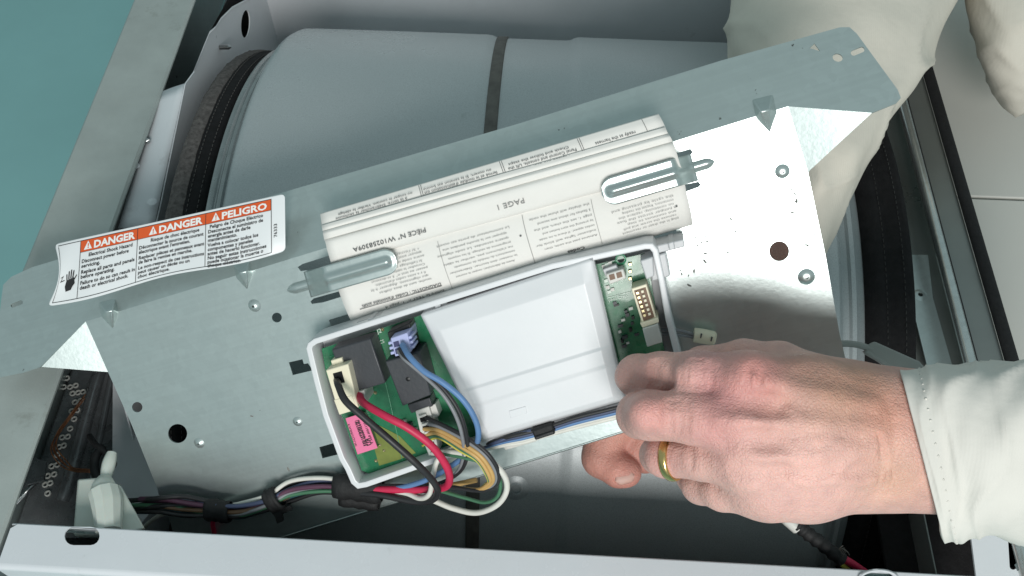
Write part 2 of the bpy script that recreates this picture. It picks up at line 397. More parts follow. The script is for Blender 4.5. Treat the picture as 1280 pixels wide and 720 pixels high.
# near side panel: folded top edge with oblong slot
def zuv(px, py): p = onz(px, py, 0); return (p[0], p[1])
ZB = (np.zeros(3), np.array([1., 0, 0]), np.array([0, 1., 0]), np.array([0, 0, 1.]))
yl = onz(15, 655, 0); yr = onz(1100, 715, 0)
def bar_y(x): return yl[1] + (yr[1] - yl[1]) * (x - yl[0]) / (yr[0] - yl[0])
xl, xr = yl[0], .31
WB = .0265
outer = [(xl, bar_y(xl) - WB), (xr, bar_y(xr) - WB), (xr, bar_y(xr)), (xl + .004, bar_y(xl)), (xl, bar_y(xl) - .003)]
sp = flat('side_panel', outer, [obl(92, 670, 113, 670, 11.5, zuv), obl(1088, 724, 1108, 725, 10, zuv)], ZB, -.0012, 0, 'enamel', dryer)
# rolled outer bend and wall of the side panel, inner turned-down lip
rows = []
for x in np.linspace(xl, xr, 30):
    y = bar_y(x) - WB; r = .0038
    rows.append([(x, y, 0)] + [(x, y - r * math.sin(a), -r + r * math.cos(a)) for a in np.radians([15, 30, 45, 60, 75, 90])] + [(x, y - r, -.3), (x, y - r, -.9)])
grid('side_wall', rows, 'enamel', dryer)
rows = [[(x, bar_y(x), -.0002), (x, bar_y(x) + .0012, -.0014), (x, bar_y(x) + .0014, -.014)] for x in np.linspace(xl, xr, 12)]
grid('inner_lip', rows, 'enamel', dryer, thick=.0008)
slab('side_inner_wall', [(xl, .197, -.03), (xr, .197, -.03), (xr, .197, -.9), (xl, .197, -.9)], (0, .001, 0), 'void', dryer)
# slot rim at the right
tube('slot_rim', [tuple(onz(1098 + 24 * math.cos(a), 724 + 11 * math.sin(a), .0008)) for a in np.linspace(0, 2 * math.pi, 17)], .0012, 'enamel', dryer, n=3, seg=6)
# far side panel
slab('far_side_panel', [(-.345, .872, .06), (.40, .872, .06), (.40, .872, -.9), (-.345, .872, -.9)], (0, .002, 0), 'bulk', dryer)
# bottom pan keeps the inside dark
slab('bottom_pan', [(-.41, .17, -.86), (.40, .17, -.86), (.40, .87, -.86), (-.41, .87, -.86)], (0, 0, -.002), 'channel', dryer)

# bulkhead at the rear: upright plate with cut upper corner, turned flange
XBK = -.327
def bx(px, py): p = onx(px, py, XBK); return (p[1], p[2])
BB = (np.array([XBK, 0, 0]), np.array([0, 1., 0]), np.array([0, 0, 1.]), np.array([1., 0, 0]))
bk = [(.19, -.86), (.88, -.86), (.88, .09)] + [bx(352, -25), bx(312, 0), bx(290, 12), bx(276, 26), bx(270, 36), bx(262, 43), bx(255, 60), bx(243, 90), bx(232, 105)] + [bx(200, 262), bx(193, 290), (.40, -.03), (.335, -.03), (.30, -.11), (.20, -.12)]
bulkhead = flat('bulkhead', bk, [circ(307, 30, 5.5, 17.5, f=bx, ang=.06)], BB, -.0012, 0, 'bulk', dryer)
# flange folded back along the plate's upper edge
fp = [(232, 100, -.0005), (196, 117, -.004), (150, 284, -.012), (193, 290, -.0135)]
f0, f1, f2, f3 = bx(232, 105), None, None, bx(193, 290)
Ft = [np.array([XBK - .001, f0[0], f0[1] + .0006]), onz(196, 117, -.006), onz(148, 284, -.014), np.array([XBK - .001, f3[0], f3[1] + .0006])]
rows = []
for i in range(13):
    t = i / 12; a = Ft[0] * (1 - t) + Ft[3] * t; b = Ft[1] * (1 - t) + Ft[2] * t
    rows.append([a + (b - a) * s + np.array([0, 0, .0006 * math.sin(s * math.pi)]) for s in np.linspace(0, 1, 5)] + [b + np.array([-.0005, 0, -.012])])
grid('bulkhead_flange', rows, 'bulk', dryer, thick=.001)
rows = [[onx(*p, XBK + .0006) + np.array([0, 0, 0]), onx(*p, XBK + .0022) + np.array([0, .0012, .0016]), onx(*p, XBK - .0022) + np.array([0, .0025, .002]), onx(*p, XBK - .006)] for p in [(352, -25), (312, 0), (290, 12), (276, 26), (270, 36), (262, 43), (255, 60), (243, 90)]]
grid('flange_edge', rows, 'bulk', bulkhead)
for (x, y), tilt in (((280, 59), 0), ((179, 180), 1)):
    c0 = onx(x - 6, y, XBK) if tilt == 0 else onz(x - 3, y, -.010)
    ax = np.array([1, .05, 0.02]) if tilt == 0 else np.array([.8, 0, .5])
    ax = ax / np.linalg.norm(ax)
    pts = []; rr = []
    for k in range(22): pts.append(c0 + ax * (.0002 + k * .00045)); rr.append(.0023 + (.00035 if k % 2 else -.0003)) 
    pts.append(c0 + ax * .0122); rr.append(.0007)
    V, F = tube_v(np.array(pts), np.array(rr), 10); build('screw_tip', V, F, 'steel', bulkhead, smooth=True, sharp=40)
# embossed marks on the flange
for q in ((222, 140), (182, 168), (169, 207), (190, 252)):
    dome('embossed_mark', onz(q[0], q[1], -.0092), (0.1, 0, 1), .004, .0012, 'bulk', bulkhead, seg=12, ring=3)
# corner seam of bulkhead and far panel: small bracket
slab('corner_bracket', [onx(345, 22, XBK) + (.001, 0, 0), onx(372, 33, XBK + .02), onx(372, 52, XBK + .02), onx(345, 44, XBK) + (.001, 0, 0)], (0, .001, -.001), 'bulk', dryer)

slab('dark_backing', [onx(255, 66, -.347), onx(262, 42, -.347), onx(284, 2, -.347), onx(300, -30, -.347), (-.347, .90, .12), (-.347, .90, -.3), (-.347, .72, -.3)], (-.001, 0, 0), 'void', dryer)  # black sheet added behind the bulkhead so its hole and edge read dark
slab('gap_pan', [(-.403, .50, -.16), (-.348, .50, -.16), (-.348, .95, -.16), (-.403, .95, -.16)], (0, 0, -.002), 'heater', dryer)  # pan added to hide the floor and keep the gap dark
# drum, belt, seals
drum_prof = [(-.272, .296), (-.268, .302), (-.266, .309), (-.2635, .309), (-.262, .3065), (-.2595, .3065), (-.258, .312), (-.2555, .3125), (-.254, .309), (-.252, .3095), (-.2505, .316), (-.2495, .322), (-.2465, .327), (-.241, .3297), (-.232, .330),
             (-.15, .3302), (-.055, .330), (-.050, .3292), (-.046, .3275), (-.042, .3268), (.026, .3268), (.030, .3275), (.034, .3295), (.038, .3304), (.12, .330), (.225, .330), (.235, .328), (.24, .322), (.2425, .314), (.246, .311), (.249, .311), (.2505, .314), (.254, .314), (.257, .309), (.262, .306), (.268, .300)]
drum = revolve('drum', drum_prof, DY, DZ, 'drum', dryer, seg=220, sharp=45)
revolve('drum_ring', [(-.2675, .3095), (-.266, .3105), (-.2645, .3105), (-.2625, .3072), (-.2605, .3072), (-.259, .3125), (-.257, .3138), (-.2552, .3132)], DY, DZ, 'drum_ring', drum, seg=200)
revolve('belt', [(-.0450, .3265), (-.0447, .3282), (-.0442, .3287), (-.0348, .3287), (-.0343, .3282), (-.0340, .3265)], DY, DZ, 'belt', dryer, seg=200, sharp=50)
# frayed end of the belt
q = CO + ray(612, 155) * .815
for k in range(6):
    a = np.array([-.0345 + .002 * rng.random(), DY + .332 * math.cos(1.72), DZ + .332 * math.sin(1.72)])
    tube('belt_fray', [a, a + (.004 + .004 * rng.random(), -.004 * rng.random(), .002), a + (.009 + .006 * rng.random(), -.006 + .006 * rng.random(), .001)], .00028, 'thread', drum, n=4, seg=5)
# drum weld seam and pressed dimple
a0, a1 = 60, 210
rows = [[(.035 + s * .0022, DY + (.3270 + .0012 * (1 - s * s)) * math.cos(t), DZ + (.3270 + .0012 * (1 - s * s)) * math.sin(t)) for s in (-1, -.5, 0, .5, 1)] for t in np.radians(np.linspace(148, 200, 40))]
grid('weld_seam', rows, 'drum_ring', drum)
def on_drum(px, py, R=.330):
    d = ray(px, py); o = CO - np.array([0, DY, DZ]); A = d[1] ** 2 + d[2] ** 2; B = 2 * (o[1] * d[1] + o[2] * d[2]); C = o[1] ** 2 + o[2] ** 2 - R * R
    t = (-B - math.sqrt(max(0, B * B - 4 * A * C))) / (2 * A); return CO + d * t
c = on_drum(645, 610, .3265); nn = c - np.array([c[0], DY, DZ]); nn /= np.linalg.norm(nn)
dome('pressed_dimple', c, nn, .011, .0018, 'drum', drum, seg=20, ring=5, hole=.004)
tube('dimple_ring', [c + nn * .0018 + .0045 * (math.cos(a) * np.array([1, 0, 0]) + math.sin(a) * np.cross(nn, [1, 0, 0])) for a in np.linspace(0, 2 * math.pi, 13)], .0009, 'drum', drum, n=3, seg=6)
# felt at the rear bulkhead
def seal(name, prof, m, sx):
    return revolve(name, prof, DY, DZ, m, dryer, seg=260, sharp=50)
felt = seal('felt_seal', [(-.3042, .270), (-.304, .292), (-.3035, .300), (-.301, .3045), (-.297, .3065), (-.291, .3065), (-.2880, .305), (-.2875, .299)], 'felt', -1)
me = felt.data
for v in me.vertices:
    v.co.y += (random.random() - .5) * .0009; v.co.z += (random.random() - .5) * .0009; v.co.x += (random.random() - .5) * .0009
band = seal('seal_band', [(-.2885, .299), (-.2878, .3045), (-.284, .3055), (-.278, .3050), (-.2735, .3030), (-.272, .299)], 'seal', -1)
def stitches(x, R, parent, arc, step, mname='thread'):
    VV, FF = [], []
    for t in np.arange(arc[0], arc[1], step):
        a, b = math.radians(t), math.radians(t + step * .6); base = len(VV)
        p = [np.array([x, DY + R * math.cos(a + (b - a) * s), DZ + R * math.sin(a + (b - a) * s)]) for s in (0, .5, 1)]
        V, F = tube_v(np.array([p[0], p[1] + (p[1] - np.array([x, DY, DZ])) * .0006, p[2]]), .00042, 5)
        VV += V; FF += [tuple(i + base for i in f) for f in F]
    return build('stitching', VV, FF, mname, parent, smooth=True)
stitches(-.2845, .3058, band, (20, 200), .9); stitches(-.2765, .3048, band, (20, 200), .9)
band2 = seal('front_seal', [(.262, .299), (.264, .308), (.270, .312), (.276, .3125), (.282, .310), (.286, .312), (.296, .3135), (.301, .310), (.302, .297)], 'seal', 1)
stitches(.2785, .3118, band2, (20, 200), .9, 'thread_dark'); stitches(.292, .3138, band2, (20, 200), .9, 'thread_dark')

# front structure on the right
def yline(px0, py0, px1, py1, z): a, b = onz(px0, py0, z), onz(px1, py1, z); return a, b
# front bulkhead (dull metal, upright ring plate) + deck
slab('front_bulkhead', [(.303, .19, -.06), (.303, .87, -.06), (.303, .87, -.86), (.303, .19, -.86)], (.001, 0, 0), 'channel', dryer)
slab('front_deck', [(.3035, .27, -.034), (.350, .27, -.028), (.350, .87, -.028), (.3035, .87, -.034)], (0, 0, -.002), 'channel', dryer)
path = [(.3355, y, .0) for y in np.linspace(.17, .88, 16)]
tube('front_rail', path, .0048, 'galv_rail', dryer, n=2, seg=14)
slab('front_channel', [(.3415, .17, -.012), (.364, .17, -.004), (.364, .88, -.004), (.3415, .88, -.012)], (0, 0, -.002), 'channel', dryer)
for xx, ww, z in ((.3425, .0026, -.006), (.3672, .0068, .001)):
    rows = [[(xx + ww * math.cos(a) * .8, y, z + .0035 * math.sin(a)) for a in np.linspace(-.3, math.pi + .3, 9)] for y in np.linspace(.17, .88, 40)]
    g = grid('gasket_strip', rows, 'gasket', dryer, thick=.0006)
# strap standing by the rail with a screw hole
S0 = [onz(1133, 318, -.022), onz(1160, 318, -.022), onz(1166, 372, -.020), onz(1193, 462, -.016), onz(1162, 466, -.016), onz(1140, 380, -.02)]
def suv(px, py): p = onz(px, py, -.02); return (p[0], p[1])
strap = flat('mounting_strap', [suv(1133, 319), suv(1160, 319), suv(1166, 372), suv(1194, 470), suv(1163, 474), suv(1141, 385)], [circ(1150, 369, 3.2, f=suv, n=12)], ZB, -.0215, -.020, 'galv', dryer)
dome('embossed_dimple', onz(1150, 369, -.0202), (0, 0, 1), .0062, .0011, 'galv', strap, hole=.002)
slab('strap_lip', [onz(1133, 318.5, -.0198), onz(1160, 318.5, -.0198), onz(1160, 321.5, -.0198), onz(1133, 321.5, -.0198)], (0, 0, -.012), 'galv', strap)
# pale outer panels beyond the gasket, with the joint between them
seam = onz(1230, 247, -.03)[1]
for y0, y1 in ((.10, seam - .0014), (seam + .0014, 1.0)):
    bevel(slab('front_panel', [(.3745, y0, -.03), (.70, y0, -.03), (.70, y1, -.03), (.3745, y1, -.03)], (0, 0, -.02), 'panel', dryer), .0012)
# corner piece low on the right, white, with a slot
cb = flat('front_corner_plate', [zuv(1212, 660), zuv(1330, 660), zuv(1330, 770), zuv(1226, 770)], [obl(1262, 640, 1266, 708, 4.5, zuv)], ZB, -.0012, .0006, 'bulk', dryer)
slab('corner_tab', [onz(1268, 706, .001), onz(1273, 702, .001), onz(1278, 708, .001), onz(1272, 714, .001)], (0, 0, -.004), 'steel', cb)

# heater box at lower left
hz = -.105
HB = [(-.4035, .195), (-.332, .195), (-.332, .43), (-.4035, .43)]
slab('front_duct', [(.28, .15, -.09), (.42, .15, -.07), (.42, .45, -.07), (.28, .45, -.09)], (0, 0, -.004), 'seal', dryer)
heater = slab('heater_box', [(x, y, hz) for x, y in HB], (0, 0, -.25), 'heater', dryer, bv=.003)
tube('heater_rib', [onz(124, 468, hz), onz(118, 486, hz + .002), onz(102, 545, hz + .002), onz(84, 608, hz + .002), onz(78, 626, hz)], .0058, 'heater', heater, n=6, seg=14)
tube('heater_edge', [onz(140, 470, hz + .001), onz(122, 560, hz + .001), onz(100, 655, hz + .001)], .003, 'heater', heater, n=6, seg=10)
perf = [(78, 474), (84, 473), (80, 484), (88, 484), (95, 482), (91, 492), (98, 491), (104, 490), (94, 503), (101, 501), (90, 514), (97, 513), (93, 524), (88, 536), (83, 537), (78, 547), (85, 546), (74, 559), (80, 557), (72, 569), (77, 568), (65, 583), (72, 581), (60, 595), (68, 593), (57, 606), (63, 604), (60, 617), (89, 480), (86, 493), (62, 584), (69, 570)]
seen = []
for x, y in perf:
    if any((x - a) ** 2 + (y - b) ** 2 < 30 for a, b in seen): continue
    seen.append((x, y)); c = onz(x, y, hz + .0006)
    tube('perforation', [c + (.0020 * math.cos(a), .0020 * math.sin(a), .0004) for a in np.linspace(0, 2 * math.pi, 9)], .0008, 'dim_white', heater, n=2, seg=5)
tube('heater_rod', [onz(20, 628, -.09), onz(35, 612, -.085), onz(48, 600, -.088)], .0022, 'steel', heater, n=4)
slab('heater_bracket', [onz(38, 570, -.08), onz(58, 577, -.08), onz(55, 600, -.08), onz(32, 606, -.08)], (0, 0, -.002), 'heater', heater)
# pale bulkhead skirt right of the heater
slab('bulkhead_skirt', [onz(141, 470, -.10), onz(166, 478, -.10), onz(200, 625, -.10), onz(172, 660, -.10), onz(140, 660, -.10)], (0, 0, -.1), 'bulk', dryer)

# white nylon clip pieces
clip = thing('nylon_wire_clip', 'white nylon standoff clip beside the black perforated heater box', 'clip', onz(130, 640, -.06))
block_pts = [onz(96, 598, -.024), onz(122, 596, -.024), onz(124, 668, -.024), onz(90, 668, -.024)]
slab('clip_base', block_pts, (0, 0, -.05), 'nylon', clip, bv=.002)
tube('clip_stem', [onz(140, 566, -.014), onz(136, 580, -.014), onz(132, 598, -.014)], [.0036 + .0012 * math.sin(i / 20 * 3.1) for i in range(21)], 'nylon', clip)
V, F = tube_v(catmull([onz(131, 597, -.014), onz(130, 612, -.012), onz(134, 630, -.012), onz(136, 664, -.012)], 8), np.interp(np.arange(25), [0, 4, 8, 9, 16, 24], [.0045, .0075, .0092, .0105, .0105, .0085]), 10)
build('clip_body', V, F, 'nylon', clip, smooth=True, sharp=35)
slab('clip_wing', [onz(141, 604, -.018), onz(150, 606, -.018), onz(180, 660, -.018), onz(150, 668, -.018)], (0, 0, -.004), 'nylon', clip, bv=.001)

# black thermostat with bare copper leads
thermo = thing('thermostat_lead', 'black clip with twisted bare copper leads over the heater box', 'wire', onz(125, 580, -.07))
V, F = tube_v(catmull([onz(128, 560, -.055), onz(120, 570, -.05), onz(118, 585, -.05), onz(124, 600, -.052), onz(134, 592, -.05), onz(140, 575, -.05)], 8), .0034, 8)
build('black_clamp', V, F, 'tape', thermo, smooth=True, sharp=60)
tube('black_hook', [onz(112, 545, -.06), onz(120, 556, -.052), onz(132, 566, -.05), onz(142, 578, -.05), onz(136, 590, -.048)], .0024, 'tape', thermo)
for k, off in enumerate(((0, 0), (3, 3), (6, -2), (-3, 5))):
    ox, oy = off
    tube('copper_lead', [onz(105 + ox * .3, 495 + oy, -.094), onz(88 + ox * .4, 518 + oy, -.088), onz(72 + ox * .6, 540 + oy, -.086 + k * .001), onz(66 + ox * .8, 560 + oy * .6, -.084 + k * .001), onz(78 + ox, 578 + oy * .6, -.082), onz(92, 586 + oy * .6, -.078), onz(112, 588 + oy * .5, -.062)], .00055, 'copper', thermo, n=8, seg=6)

# ================================================================== control bracket (tilted galvanised plate)
bracket = thing('control_bracket', 'galvanised sheet metal bracket lifted at a tilt over the drum', 'bracket', PL(640, 600, -.004))
BEND = ((107, 402), (985, 133))
TH = .0010
main = [(107, 402), (985, 133), (1010, 215), (1032, 320), (1050, 420), (1066, 486), (1000, 470), (773, 542), (622, 588), (380, 662), (335, 676), (222, 690), (212, 650), (198, 614), (165, 532), (135, 465)]
holes = [circ(346, 397, 6.2), circ(222, 542, 12), circ(171.5, 509, 6.5), circ(974, 314, 12.5), 
         [puv(*p) for p in [(372, 334), (378, 330), (416, 318), (418, 327), (404, 335), (376, 339)]],
         [puv(*p) for p in [(388, 377), (392, 373), (428, 363), (430, 370), (404, 378), (390, 380)]],
         [puv(*p) for p in [(411, 400), (437, 392), (440, 408), (417, 414)]],
         [puv(*p) for p in [(361, 453), (378, 449), (380, 455), (385, 454), (391, 463), (366, 469)]],
         [puv(*p) for p in [(399, 559), (420, 553), (423, 568), (403, 573)]],
         [puv(*p) for p in [(840, 193), (863, 186), (866, 190), (864, 193), (843, 203)]],
         [puv(*p) for p in [(850, 232), (873, 227), (876, 231), (873, 234), (853, 241)]],
         [puv(*p) for p in [(812, 296), (845, 285), (846, 293), (818, 303)]]]
plate = flat('main_plate', [puv(*p) for p in main], holes, PBASIS, -TH, 0, 'galv', bracket)
# top flange, folded back about the bend line
FA = math.radians(33)
b0, b1 = PL(*BEND[0]), PL(*BEND[1]); ED = (b1 - b0) / np.linalg.norm(b1 - b0); EU = np.cross(PN, ED)
FU = EU * math.cos(FA) - PN * math.sin(FA); FN = np.cross(ED, FU)
def FL(px, py, w=0):
    d = ray(px, py); p = b0 + FN * w; return CO + d * (((p - CO) @ FN) / (d @ FN))
def fuv(px, py): p = FL(px, py) - b0; return (p @ ED, p @ FU)
FBASIS = (b0, ED, FU, FN)
flange = [(107, 402), (50, 459), (28, 466), (-12, 474), (-4, 420), (4, 356), (14, 346), (40, 334), (355, 240), (650, 154), (900, 76), (1050, 34), (1062, 34), (1071, 42), (1122, 112), (1126, 122), (1120, 129), (1090, 141), (985, 133)]
fholes = [obl(16, 382, 26, 378, 2.6, fuv), [fuv(*p) for p in [(1012, 60), (1018, 54), (1025, 64)]], circ(1047, 72, 6.5, 5, f=fuv, ang=.3, n=16), obl(1067, 66, 1077, 62, 3.6, fuv)]
flg = flat('top_flange', [fuv(*p) for p in flange], fholes, FBASIS, -TH, 0, 'galv', bracket)
# corner gussets
for pts in (((985, 133, 0), (1090, 141, 1), (1010, 215, 0)), ((107, 402, 0), (50, 459, 1), (135, 465, 0))):
    P3 = [(FL(x, y) - PN * (.0008 if x < 100 else 0)) if k else PL(x, y) for x, y, k in pts]
    n3 = np.cross(P3[1] - P3[0], P3[2] - P3[0]); n3 /= np.linalg.norm(n3); n3 = n3 if n3 @ (CO - P3[0]) > 0 else -n3
    slab('corner_gusset', P3, -n3 * .001, 'galv', bracket)
# folded bottom lip
rows = []
for t in np.linspace(0, 1, 24):
    x = 335 + (1000 - 335) * t; y = 676 + (470 - 676) * t
    a = PL(x, y); rows.append([a, a - PN * .0015 - E2 * .0014, a - PN * .004 - E2 * .0018, a - PN * .014 - E2 * .0018])
grid('bottom_lip', rows, 'galv', bracket, thick=.0008)
# pressed darts across the bend
for (x, y, s) in ((135, 392, 1.0), (303, 343, 1.0), (955, 142, 1.25)):
    A = [FL(x - 12 * s, y - 14 * s), FL(x + 9 * s, y - 19 * s)]; tip = PL(x + 6 * s, y + 19 * s); mid = PL(x - 4 * s, y - 2 * s, .0085 * s); mid2 = PL(x + 6 * s, y - 4 * s, .0075 * s)
    lft, rgt = PL(x - 8 * s, y + 4 * s), PL(x + 13 * s, y - 2 * s)
    v = [A[0], A[1], rgt, tip, lft, mid, mid2]
    o = build('pressed_dart', v, [(0, 1, 6, 5), (1, 2, 6), (2, 3, 6), (3, 5, 6), (3, 4, 5), (4, 0, 5)], 'galv', bracket, smooth=True, sharp=25); bevel(o, .0009, 2, 15)
# pressed dimples
for x, y, r, h, ho in ((318, 382, .0045, .0022, .0009), (249, 554, .0040, .0016, .0006), (372, 527, .0036, .0014, .0006), (978, 214, .0044, .0016, .001), (1008, 346, .0052, .0016, .0012)):
    dome('pressed_dimple', PL(x, y, .0001), PN, r, h, 'galv', bracket, hole=ho)
rs = np.random.default_rng(5)
for cx_, cy_, n_, sp_ in ((882, 312, 9, 16), (862, 345, 5, 9), (1003, 262, 5, 9), (1012, 300, 4, 8), (905, 285, 4, 12), (330, 560, 3, 60), (990, 235, 3, 10)):
    for _ in range(n_):
        x, y = cx_ + rs.normal() * sp_, cy_ + rs.normal() * sp_ * .7; r0 = .8 + rs.random() * 1.6; an = rs.random() * 3
        pg = [(x + r0 * (1.8 * math.cos(t) * math.cos(an) - .7 * math.sin(t) * math.sin(an)) * (.6 + .5 * rs.random()), y + r0 * (1.8 * math.cos(t) * math.sin(an) + .7 * math.sin(t) * math.cos(an)) * (.6 + .5 * rs.random())) for t in np.linspace(0, 2 * math.pi, 8)[:-1]]
        flat('scuff_mark', [puv(*p) for p in pg], [], PBASIS, .00005, .00015, 'scuff', plate)
# spring tongues holding the paper, each with a pressed bead
def tongue(c0, c1, hw0, ramp, wtop, side):
    rows = []; n = 44; cA, cB = np.array(c0, float), np.array(c1, float); L = np.linalg.norm(cB - cA); dd = (cB - cA) / L; pp = np.array([-dd[1], dd[0]])
    for i in range(n + 1):
        t = i / n; s = t * L
        w = wtop * np.clip((s - ramp[0]) / (ramp[1] - ramp[0]), 0, 1); w = wtop * (3 * (w / wtop) ** 2 - 2 * (w / wtop) ** 3) + .0004
        hw = hw0; e = L - s
        if e < hw0: hw = math.sqrt(max(0.0, hw0 ** 2 - (hw0 - e) ** 2)) + .05
        row = []
        for j in np.linspace(-1, 1, 17):
            y = j * hw; q = abs(y) / 6.8; bead = .0034 * max(0, 1 - q * q) * np.clip((e - 7) / 5, 0, 1)
            ctr = cA + dd * s + pp * y; row.append(PL(ctr[0], ctr[1], w + bead))
        rows.append(row)
    grid('spring_tongue', rows, 'galv', bracket, thick=.0010)
    # bead continuing into the plate
    a = cA - dd * 26; rows = []
    for i in range(15):
        t = i / 14; ctr = a + (cA + dd * 4 - a) * t; k = math.sqrt(max(0, min(1, t * 3.2))); 
        rows.append([PL(*(ctr + pp * j * 6.8 * max(.1, k)), .0001 + .0030 * k * (1 - j * j)) for j in np.linspace(-1, 1, 9)])
    grid('pressed_bead', rows, 'galv', bracket)
tongue((384, 356), (496, 324), 16.5, (2, 26), .0245, 1)
tongue((868, 209), (752, 243), 17.5, (2, 26), .0265, -1)

# danger sticker, peeling over the bend
TL, TR, BR, BL = np.array([68, 305.]), np.array([356, 242.]), np.array([357, 314.]), np.array([62, 383.])
def sticker(u, v, lift=0.0):
    """u,v in 0..1 (v down)"""
    p = TL * (1 - u) * (1 - v) + TR * u * (1 - v) + BR * u * v + BL * (1 - u) * v
    p = p + np.array([0, 2.6 * math.sin(u * 9.5) * v * v - 2.2 * math.sin(u * 3.14) * v * 0.4])
    p = p + np.array([9.0 * math.sin(v * math.pi) * math.exp(-u / .035) - 3.0 * v * v * math.exp(-u / .05), 0])
    w = .0045 - .012 * (1 - v) ** 1.2 + .0025 * math.sin(u * 10.5 + .6) * (v ** 2) + .004 * math.exp(-((u) / .06) ** 2) * math.sin(v * 3.1) - .010 * max(0, u - .93) * 4 * v
    return PL(p[0], p[1], w + .0035 + lift)
NU, NV = 64, 20
rows = []
for j in range(NV + 1):
    v = j / NV; row = []
    for i in range(NU + 1):
        u = i / NU
        # rounded corners
        uu = u
        row.append(sticker(uu, v))
    rows.append(row)
def corner(u, v, r=.022, k=3.4):
    # pull the corners in: r in u units, r*k in v units
    for cu_, cv_ in ((0, 0), (1, 0), (1, 1), (0, 1)):
        du = (r - u) if cu_ == 0 else (u - 1 + r); dv = (r * k - v) if cv_ == 0 else (v - 1 + r * k)
        if du > 0 and dv > 0:
            m_ = math.hypot(du / r, dv / (r * k))
            if m_ > 1:
                du2, dv2 = du / m_, dv / m_
                u = (r - du2) if cu_ == 0 else (1 - r + du2); v = (r * k - dv2) if cv_ == 0 else (1 - r * k + dv2)
    return u, v
rows = [[sticker(*corner(u, v)) for u in np.concatenate([np.linspace(0, .03, 6)[:-1], np.linspace(.03, .97, 56), np.linspace(.97, 1, 6)[1:]])] for v in np.concatenate([np.linspace(0, .09, 6)[:-1], np.linspace(.09, .91, 16), np.linspace(.91, 1, 6)[1:]])]
stk = grid('danger_sticker', rows, 'label', bracket, thick=.00025, label='white and orange trilingual danger sticker at the left of the bracket')
SW, SH = 295.0, 74.0                       # sticker size in its own units
def sm(lift): return lambda x, y: sticker(x / SW, 1 - y / SH, lift)
cols = [(34, 107), (107, 194), (194, 277)]
# border lines and header
rc = [(4, 3, 4.7, 69), (4, 3, 277, 3.7), (277, 3, 277.8, 71), (4, 70.3, 277.8, 71)]
for x in (34, 107, 194): rc.append((x - .35, 3, x + .35, 71))
quads('sticker_rule', rc, sm(.0004), 'label_ink', stk, n=24)
quads('orange_header', [(34.4, 57, 106.6, 70.6), (107.4, 57, 193.6, 70.6), (194.4, 57, 277, 70.6)], sm(.00035), 'orange', stk, n=20)
quads('sticker_rule', [(34, 56.5, 277, 57)], sm(.00042), 'label_ink', stk, n=24)
hd = [('DANGER', 51, 59.2, 8.6, 53, .04), ('DANGER', 134, 59.2, 8.6, 56, .04), ('PELIGRO', 214, 59.2, 8.6, 58, .035)]
printed('sticker_lettering', hd, sm(.0006), 'label_white', stk)
for x in (38.5, 121.5, 201.5):
    f = sm(.0006); build('warning_triangle', [f(x, 59.0), f(x + 10.5, 59.0), f(x + 5.25, 69.2)], [(0, 1, 2)], 'label_white', stk)
for x in (38.5, 121.5, 201.5): printed('warning_mark', [('!', x + 4.4, 60.3, 5.8, 1.8, .03)], sm(.0008), 'orange', stk)
en = [('Electrical Shock Hazard', 45, 50, 4.3, 56), ('Disconnect power before', 36.5, 43.6, 4.3, 60), ('servicing.', 36.5, 38, 4.3, 24), ('Replace all parts and panels', 36.5, 31, 4.3, 68), ('before operating.', 36.5, 25.4, 4.3, 43), ('Failure to do so can result in', 36.5, 18.4, 4.3, 69), ('death or electrical shock.', 36.5, 12.8, 4.3, 61)]
fr = [('Risque de choc électrique', 124, 50, 4.3, 62), ('Déconnecter la source de courant', 109.5, 43.6, 4.3, 82), ("électrique avant l'entretien.", 109.5, 38, 4.3, 65), ('Replacer pièces et panneaux avant', 109.5, 31, 4.3, 83), ('de faire la remise en marche.', 109.5, 25.4, 4.3, 68), ('Le non-respect de ces instructions', 109.5, 18.4, 4.3, 83), ('peut causer un décès ou un', 109.5, 12.8, 4.3, 65), ('choc électrique.', 109.5, 7.2, 4.3, 40)]
es = [('Peligro de Choque Eléctrico', 199, 50.6, 4.3, 68), ('Desconecte el suministro de', 197, 44.6, 4.3, 70), ('energía antes de darle', 197, 39.2, 4.3, 54), ('mantenimiento.', 197, 33.8, 4.3, 37), ('Vuelva a colocar todos los', 197, 27.8, 4.3, 64), ('componentes y paneles', 197, 22.4, 4.3, 57), ('antes de hacerlo funcionar.', 197, 17, 4.3, 66), ('No seguir estas instrucciones', 197, 11.6, 4.3, 74), ('puede ocasionar la muerte o', 197, 6.6, 4.3, 70), ('choque eléctrico.', 197, 1.9, 4.3, 42)]
printed('sticker_lettering', [it + (.022,) for it in en + fr + es] + [('76333', 284.5, 21, 4.2, 17, .01, math.pi / 2)], sm(.0004), 'label_ink', stk)
# shock pictogram: hand and bolt
def hand_icon():
    V, F = [], []; f = sm(.0004)
    def poly(pts):
        b = len(V); V.extend(f(x, y) for x, y in pts); F.append(tuple(range(b, b + len(pts))))
    poly([(18, 27), (28, 29), (29.5, 22), (27, 19), (25, 15), (18.5, 14), (16.5, 20)])
    for x0, y0, x1, y1, w in ((18.5, 27, 17.6, 34, .75), (21, 28, 20.8, 37, .8), (23.7, 28.6, 24, 38.2, .8), (26.3, 28.6, 27.2, 37, .8), (28, 26, 31, 31, .8)):
        poly([(x0 - w, y0), (x0 + w, y0), (x1 + w, y1), (x1, y1 + .8), (x1 - w, y1)])
    poly([(8, 32), (13.5, 33.5), (9.8, 27.6), (15, 28.4), (15, 27.3), (7.8, 26.2), (11.4, 32), (8.2, 31)])
    return V, F
V, F = hand_icon(); build('shock_pictogram', V, F, 'label_ink', stk)

